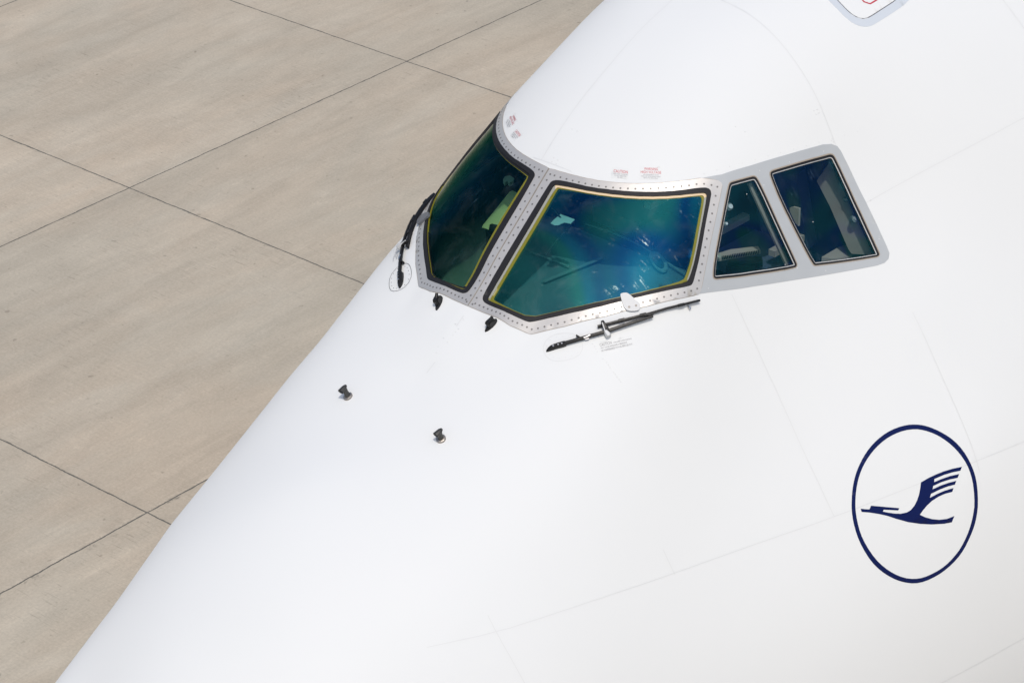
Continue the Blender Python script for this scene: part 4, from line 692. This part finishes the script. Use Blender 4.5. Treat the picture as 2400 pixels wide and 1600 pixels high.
# --- wipers
def wiper(side):
    f = (lambda q: np.array(q)) if side > 0 else md
    dp = lambda px: XN(f(D(px)))
    # cap at the pivot
    X, n = dp(chaikin_open([(1280.5, 824.3), (1290, 818), (1303, 812.5), (1326, 806.5)], 1)); k = len(X)
    mb = MB(); bar_mb(mb, X, n, np.interp(np.linspace(0, 1, k), [0, .35, .8, 1], [.004, .034, .040, .036]), -.004, np.interp(np.linspace(0, 1, k), [0, .4, 1], [.008, .032, .04]))
    # long arm
    X, n = dp(resample([(1325, 807), (1363, 796), (1425, 778), (1475, 760.5), (1527, 743)], 12, False)); k = len(X); hh = np.linspace(.016, .030, k)
    bar_mb(mb, X, n, np.linspace(.028, .020, k), hh, hh+.018)
    X, n = dp([(1352, 789), (1362, 795), (1374, 793)]); bar_mb(mb, X, n, .012, .012, .04)
    arm = mb.build('wiper', plane, ('black',))
    for q, a_, b_, r_ in (((1299, 815), .03, .042, .0065), ((1310.5, 812), .03, .045, .0055), ((1319, 809.5), .03, .045, .0055), ((1515.5, 748), .02, .036, .009)):
        mb = MB(); X, n = dp([q]); cyl_mb(mb, X[0]+n[0]*a_, X[0]+n[0]*b_, r_, r_, 10); mb.build('bolt', arm, ('steel',))
    mb = MB(); X, n = dp([(1369, 796), (1376, 793.5), (1384, 789)]); bar_mb(mb, X, n, .013, .034, .044); mb.build('spring_clip', arm, ('steel',))
    mb = MB(); X, n = dp([(1372, 798), (1381, 796)]); bar_mb(mb, X, n, .008, .02, .03); mb.build('hinge_pin', arm, ('steel',))
    # blade holder and rubber
    P = resample([(1401, 767.5), (1440, 757), (1518, 737), (1560, 724), (1635, 704.5)], 12, False)
    X, n = dp(P); mb = MB(); bar_mb(mb, X, n, .017, .018, .040); b = mb.build('blade_holder', arm, ('black',))
    X, n = dp(P+np.array([.5, 1.6])); mb = MB(); bar_mb(mb, X, n, .008, .002, .020); mb.build('rubber_blade', arm, ('seal',))
    for q in ((1456, 753), (1505, 740), (1592, 716)):
        mb = MB(); X, n = dp(np.array([(q[0]-7, q[1]+1.9), (q[0]+7, q[1]-1.9)])); bar_mb(mb, X, n, .022, .03, .046); mb.build('holder_clip', arm, ('black',))
    mb = MB(); X, n = dp([(1505, 741), (1520, 740), (1528, 737)]); bar_mb(mb, X, n, .018, .035, .05); mb.build('arm_joint', arm, ('black',))
    # parking latch across the arm
    X, n = dp([(1412, 756), (1414, 762), (1420, 774), (1426, 788)]); mb = MB(); bar_mb(mb, X, n, [.022, .030, .038, .036], [.03, .034, .034, .012], [.052, .058, .058, .046]); l = mb.build('latch', arm, ('black',))
    X, n = dp([(1419, 780), (1424, 786), (1427, 791)]); mb = MB(); bar_mb(mb, X, n, [.026, .04, .034], .012, .0595)
    mb.build('worn_foot', arm, ('white_metal',))
    mb = MB(); X, n = dp([(1411.8, 761), (1415, 771), (1418.5, 782)]); bar_mb(mb, X, n, .010, .034, .0592); mb.build('worn_edge', arm, ('white_metal',))
    return arm
wp = wiper(1); wp['label'] = 'black wiper parked below the near windshield'
ws = wiper(-1); ws['label'] = 'black wiper parked along the outline of the far windshield'
# access cover outline round each pivot
cov = zz([(125, 850), (135, 790), (175, 735), (250, 685), (350, 662), (450, 656), (530, 672), (590, 715), (630, 775), (636, 850), (610, 925), (540, 975), (430, 1005), (320, 1022), (230, 1010), (170, 965), (135, 910)], 5.47, 1250, 660)
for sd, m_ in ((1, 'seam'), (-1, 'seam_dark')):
    f = (lambda q: q) if sd > 0 else md
    mb = MB(); dc = even(D(chaikin(cov, 1)), .015); strip_mb(mb, f(dc), .0045, .0016, 0, True)
    for q in even(inset(dc, .022), .045): disc_mb(mb, f(q[None])[0], .0035, .0018, 0, 6)
    o = mb.build('access_cover', plane, (m_,))
    o['label'] = 'pale rounded cover outline' if sd > 0 else 'dark rounded cover outline with fasteners'
# parking brackets on the frames
bk = zz([(1112, 172), (1135, 155), (1190, 148), (1222, 163), (1290, 222), (1360, 278), (1370, 310), (1352, 372), (1300, 384), (1215, 384), (1160, 345), (1135, 260)], 5.47, 1250, 660)
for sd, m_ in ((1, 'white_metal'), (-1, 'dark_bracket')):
    f = (lambda q: q) if sd > 0 else md
    o = patch('wiper_bracket', plane, m_, f(D(chaikin(bk, 1))), h1=.022, h0=.004)
    for q in ((1474, 721), (1490, 717.5)):
        mb = MB(); disc_mb(mb, f(D([q]))[0], .0085, .0235, 0, 12, .004); mb.build('screw', o, ('rivet',))
    X, n = XN(f(D([(1612, 716), (1612.6, 721), (1616, 723)]))); mb = MB(); bar_mb(mb, X, n, [.006, .012, .026], .002, .024); mb.build('stop_peg', plane, ('steel',))

# --- washer nozzles
def nozzle(px, tip):
    X, n = XN(D([px])); X, n = X[0], n[0]; T = XN(D([tip]))[0][0]-X; T -= n*(T@n); T /= np.linalg.norm(T); s = np.cross(n, T)
    A = [T, s, n]
    mb = MB(); ring0 = []; ring1 = []; ring2 = []
    for k in range(20):
        t = 2*math.pi*k/20; a = math.cos(t); b = math.sin(t)
        r = X+T*.062*a*(1+.0*a)+s*.022*b*(1-.25*a); ring0.append(r-n*.002); ring1.append(r+n*.008); ring2.append(X+(r-X)*.80+n*.017)
    k = 20; mb.add(ring0+ring1+ring2, [(i, (i+1) % k, (i+1) % k+k, i+k) for i in range(k)]+[(i+k, (i+1) % k+k, (i+1) % k+2*k, i+2*k) for i in range(k)]+[tuple(range(2*k, 3*k))], 0, False)
    o = mb.build('washer_nozzle', plane, ('black',))
    mb = MB(); c = X-T*.008
    prof = [(-.042, .012), (-.040, .034), (-.018, .060), (.020, .066), (.034, .052), (.030, .030), (.036, .012)]
    prism_mb(mb, [c+T*a+n*b-s*.015 for a, b in prof], s, .030)
    prism_mb(mb, [c+T*(a*.7)+n*(b*.85)-s*.021 for a, b in prof], s, .042)
    cyl_mb(mb, c+n*.05+T*.0, c+n*.066-T*.038, .014, .011, 14); mb.build('nozzle_body', o, ('black',))
    mb = MB(); cyl_mb(mb, c+n*.063-T*.033, c+n*.0665-T*.040, .006, .006, 10); mb.build('jet', o, ('steel',))
    return o
n1 = nozzle((1151, 763), (1139, 776)); n1['label'] = 'black washer nozzle right of the centre post'
n2 = nozzle((1029, 711), (1023, 728)); n2['label'] = 'black washer nozzle left of the centre post'

# --- ice detector probes
def probe(px, lab):
    X, n = XN(D([px])); X, n = X[0], n[0]; fwd = np.array([-1., 0, 0]); fwd -= n*(fwd@n); fwd /= np.linalg.norm(fwd); s = np.cross(n, fwd)
    def ell(c, a, b, k=20): return [c+fwd*a*math.cos(t)+s*b*math.sin(t) for t in np.arange(k)*2*math.pi/k]
    def loft(mb, rings, cap=True):
        k = len(rings[0]); v = [q for r in rings for q in r]; F = []
        for j in range(len(rings)-1): F += [(j*k+i, j*k+(i+1) % k, (j+1)*k+(i+1) % k, (j+1)*k+i) for i in range(k)]
        mb.add(v, F, 0, True)
        if cap: mb.add(rings[-1], [tuple(range(k))])
    mb = MB(); loft(mb, [ell(X-n*.004, .036, .034), ell(X+n*.012, .036, .034), ell(X+n*.016, .033, .031), ell(X+n*.016, .02, .018)])
    base = mb.build('ice_probe', plane, ('probe_base',)); base['label'] = lab
    mb = MB(); loft(mb, [ell(X+n*h-fwd*(h*.10), a, b) for h, a, b in ((.008, .026, .021), (.02, .022, .017), (.05, .020, .014), (.078, .022, .014), (.086, .020, .012))]); mb.build('mast', base, ('probe',))
    mb = MB(); c = X+n*.088-fwd*.006
    # hooded intake facing forward at the head of the mast
    rg = []
    for j, (t, hw, hh) in enumerate(((-.030, .010, .008), (-.012, .019, .015), (.012, .022, .018), (.036, .025, .020))):
        rg.append([c+fwd*t+s*hw*math.cos(q)+n*(hh*math.sin(q)) for q in np.arange(16)*2*math.pi/16])
    loft(mb, rg, False); loft(mb, [[q+fwd*.0 for q in rg[-1]], [c+fwd*.034+(q-c-fwd*.036)*.8 for q in rg[-1]], [c+fwd*.005+(q-c-fwd*.036)*.62 for q in rg[-1]]]); mb.add(rg[0], [tuple(range(16))])
    mb.build('intake', base, ('probe',))
    return base
probe((816.5, 930), 'metal ice probe with hooded head, the one nearer the fuselage outline'); probe((1034, 1029), 'metal ice probe with hooded head, the one nearer the emblem')

# ------------------------------------------------------------------ cockpit interior
ZG = 8.2
def halfw(x, z, off=.1):
    q = S(np.full(300, math.sqrt(x+L)), np.linspace(0, 1.7, 300)); k = np.argmin(abs(q[:, 2]-z)); return -q[k, 1]-off
xs = np.linspace(.02, 1.62, 24); hw = np.array([max(.12, halfw(x, ZG)) for x in xs])
gs = MB(); tp = []
for x, h_ in zip(xs, hw):
    for j in range(13):
        y = -h_+2*h_*j/12; tp.append((x+ .08*(y/1.3)**2*0, y, ZG-.02*(x/1.6)**2+.012*math.cos(j*.52)))
gs.add(tp, [(i*13+j, i*13+j+1, (i+1)*13+j+1, (i+1)*13+j) for i in range(23) for j in range(12)], 0, True)
edge = [(i, ) for i in range(0)]
b0 = [tp[23*13+j] for j in range(13)]; b1 = [(x+.03, y, z-.05) for x, y, z in b0]; b2 = [(x-.12, y, z-.09) for x, y, z in b0]; b3 = [(x-.02, y, z-.75) for x, y, z in b0]
for a_, c_ in ((b0, b1), (b1, b2), (b2, b3)): gs.add(a_+c_, [(j, j+1, j+14, j+13) for j in range(12)], 0, False)
glare = gs.build('glareshield', plane, ('glare',))
mb = MB()
def slab_px(mb, px, z, th, mi=0): prism_mb(mb, pz(px, z), (0, 0, 1), th, mi)
def line_on(px, z, wd, th=.006):
    P = pz(px, z)
    for a, b in zip(P[:-1], P[1:]):
        d = b-a; l = np.linalg.norm(d); d = d/l; s = np.cross([0, 0, 1.], d); s /= np.linalg.norm(s); box_mb(mb, (a+b)/2, l, wd, th, 0, [d, s, [0, 0, 1]])
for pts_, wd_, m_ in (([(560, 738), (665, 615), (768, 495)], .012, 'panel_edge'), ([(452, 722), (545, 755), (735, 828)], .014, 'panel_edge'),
                  ([(850, 515), (1040, 575), (1240, 665), (1440, 790), (1590, 890)], .014, 'panel_edge'), ([(545, 940), (985, 762)], .030, 'light_band')):  # last entry paints a reflected band of light as a pale strip
    mb = MB(); line_on(zz(pts_, *Z2), ZG+.012, wd_); mb.build('shield_trim_and_reflection', glare, (m_,))
mb = MB()
ov = [(1385+62*math.cos(t)*1.0+30*math.sin(t)*0, 800) for t in [0]]
cx_, cy_ = 1390, 800; ovp = []
for t in np.arange(28)*2*math.pi/28:
    a, b = 88*math.cos(t), 46*math.sin(t); ca, sa = math.cos(.85), math.sin(.85); ovp.append((cx_+a*ca-b*sa, cy_+a*sa+b*ca))
slab_px(mb, zz(ovp, *Z2), ZG+.006, .012)
ovq = [(cx_+(x-cx_)*.62, cy_+(y-cy_)*.62) for x, y in ovp]; 
gasp = mb.build('air_outlet', glare, ('panel_edge',)); mb = MB(); slab_px(mb, zz(ovq, *Z2), ZG+.019, .004); mb.build('outlet_slot', glare, ('dark',))
# pedestal, seats, side trim
mb = MB(); box_mb(mb, (2.05, 0, 7.75), .85, .42, .6); box_mb(mb, (1.95, .08, 8.08), .06, .03, .12); box_mb(mb, (1.95, -.08, 8.08), .06, .03, .12); mb.build('pedestal', plane, ('dark',))
for y in (-.62, .62):
    mb = MB(); box_mb(mb, (2.55, y, 7.90), .50, .48, .14, 0)
    s = mb.build('pilot_seat', plane, ('seat',))
    mb = MB(); ax = [np.array([.97, 0, .24]), np.array([0, 1., 0]), np.array([-.24, 0, .97])]; box_mb(mb, (2.84, y, 8.28), .12, .46, .72, 0, ax); box_mb(mb, (2.93, y, 8.72), .09, .28, .18, 0, ax); mb.build('seat_back', s, ('seat',))
    for k in (-1, 1): mb = MB(); box_mb(mb, (2.55, y+k*.27, 8.10), .36, .06, .05); mb.build('arm_rest', s, ('tan',))
# brown bulkhead trim seen through the rear side window
def px_prism(name, px, axis, v, th, m_, parent=None):
    P = px_plane(px, axis, v); nrm = np.zeros(3); nrm[axis] = 1; mb = MB(); prism_mb(mb, P, nrm, th); return mb.build(name, parent or plane, (m_,))
px_prism('bulkhead_trim', zz([(1288, 296), (1172, 462), (1290, 690), (1450, 1062), (1478, 1100), (1662, 1112), (1640, 1060), (1560, 870), (1460, 660), (1340, 410)], *Z3), 0, 2.58, .03, 'brown')
px_prism('side_console', zz([(1215, 1170), (1370, 1078), (1440, 1068), (1560, 1120), (1480, 1165), (1300, 1185)], *Z3), 2, 8.12, .04, 'tan')
px_prism('sun_visor', zz([(935, 700), (965, 692), (1018, 706), (1012, 860), (985, 830), (940, 735)], *Z3), 0, 2.25, .02, 'tan')
mb = MB(); prism_mb(mb, pz(zz([(295, 1130), (420, 1092), (660, 1064), (680, 1100), (540, 1125), (420, 1145), (310, 1168)], *Z3), 8.30), (0, 0, 1), .03)
for k in range(22):
    a = zz([(345+k*15, 1118-k*2.2+ (0 if k > 5 else 4)), (352+k*15, 1150-k*2.4)], *Z3); P = pz(a, 8.332); d = P[1]-P[0]; l = np.linalg.norm(d); d /= l; s = np.cross([0, 0, 1.], d); box_mb(mb, (P[0]+P[1])/2, l, .008, .006, 1, [d, s, [0, 0, 1]])
mb.build('tan_grille', plane, ('tan', 'dark'))
px_prism('instrument_housing', zz([(395, 1205), (560, 1172), (690, 1175), (700, 1210), (640, 1245), (380, 1265)], *Z3), 2, 8.12, .05, 'dark')
px_prism('window_post', zz([(592, 470), (620, 462), (650, 520), (965, 1200), (920, 1212), (780, 870)], *Z3), 0, 1.98, .01, 'tan') if False else None
# window post reveal behind the front side window
cp_px = zz([(605, 470), (720, 720), (850, 1000), (940, 1190)], *Z3); X = castX(cp_px, -.10); up = np.stack(par(X), -1)
nn_ = Nn(up[:, 0], up[:, 1]); mb = MB(); bar_mb(mb, X-nn_*.03, nn_, .055, 0, .035); mb.build('post_reveal', plane, ('tan',))
for px, r in (((1708.5, 485), .019), ((1699, 525), .011), ((1984, 467), .012), ((2004, 512), .022)):
    X = castX(np.array([px], float), -.10)[0]; u_, p_ = par(X); n = Nn(u_, p_); mb = MB(); cyl_mb(mb, X-n*.02, X+n*.012, r*1.45, r*1.45, 20); k_ = mb.build('latch_knob', plane, ('panel_edge',))
    mb = MB(); cyl_mb(mb, X+n*.011, X+n*.03, r, r*.9, 20); mb.build('knob_cap', k_, ('knob',))

# added dark risers that lift loose things into the sunlight
for pts_, Zk, zt_ in ((zz([(905, 600), (952, 618), (838, 818), (722, 812)], *Z1), 0, 8.467), (zz([(845, 535), (855, 512), (900, 522), (880, 545)], *Z1), 0, 8.476)):
    P = pz(pts_, zt_); mb = MB(); prism_mb(mb, P*[1, 1, 0]+[0, 0, ZG-.02], (0, 0, 1), zt_-ZG+.018); mb.build('added_riser', plane, ('dark',))
mb = MB(); q_ = pz([(1318, 515)], 8.69)[0]; cyl_mb(mb, q_, (q_[0]-.02, 0.0, q_[2]+.10), .006, .006, 8); mb.build('added_paper_rod', plane, ('dark',))  # added rod that holds the paper up where the sun reaches it
# loose things raised above the glareshield into the sunlight
cl = bpy.data.objects.new('clipboard', None); scene.collection.objects.link(cl)
cbp = zz([(880, 592), (900, 583), (960, 612), (955, 640), (840, 832), (825, 830), (742, 836), (700, 822), (705, 810)], *Z1)
ZC = 8.47; P = pz(cbp, ZC); cl.location = tuple(P.mean(0)); o_ = np.array(P.mean(0))
mb = MB(); prism_mb(mb, P-o_, (0, 0, 1), .006); mb.build('board', cl, ('board',))
P = pz(zz([(750, 812), (765, 806), (830, 822), (825, 868), (800, 862), (745, 836)], *Z1), ZC+.006); mb = MB(); prism_mb(mb, P-o_, (0, 0, 1), .014); mb.build('clip', cl, ('dark',))
cl['label'] = 'buff clipboard with a dark clip lying behind the far windshield'; cl['category'] = 'clipboard'
P = pz(zz([(597, 515), (622, 488), (670, 448), (775, 487), (745, 517), (700, 508), (655, 527), (625, 528)], *Z2), 8.70); o_ = P.mean(0)
mb = MB(); prism_mb(mb, P-o_, (0, 0, 1), .004); pp = mb.build('paper_sheet', None, ('paper',)); pp.location = tuple(o_)
pp['label'] = 'pale torn edged paper held up behind the near windshield by the centre post'; pp['category'] = 'paper'
P = pz(zz([(838, 530), (850, 508), (882, 503), (910, 520), (905, 540), (880, 552), (866, 536), (848, 552)], *Z1), 8.48); o_ = P.mean(0)
mb = MB(); prism_mb(mb, P-o_, (0, 0, 1), .03); pp = mb.build('folded_cloth', None, ('paper',)); pp.location = tuple(o_)
pp['label'] = 'small crumpled pale cloth behind the far windshield above the clipboard'; pp['category'] = 'cloth'
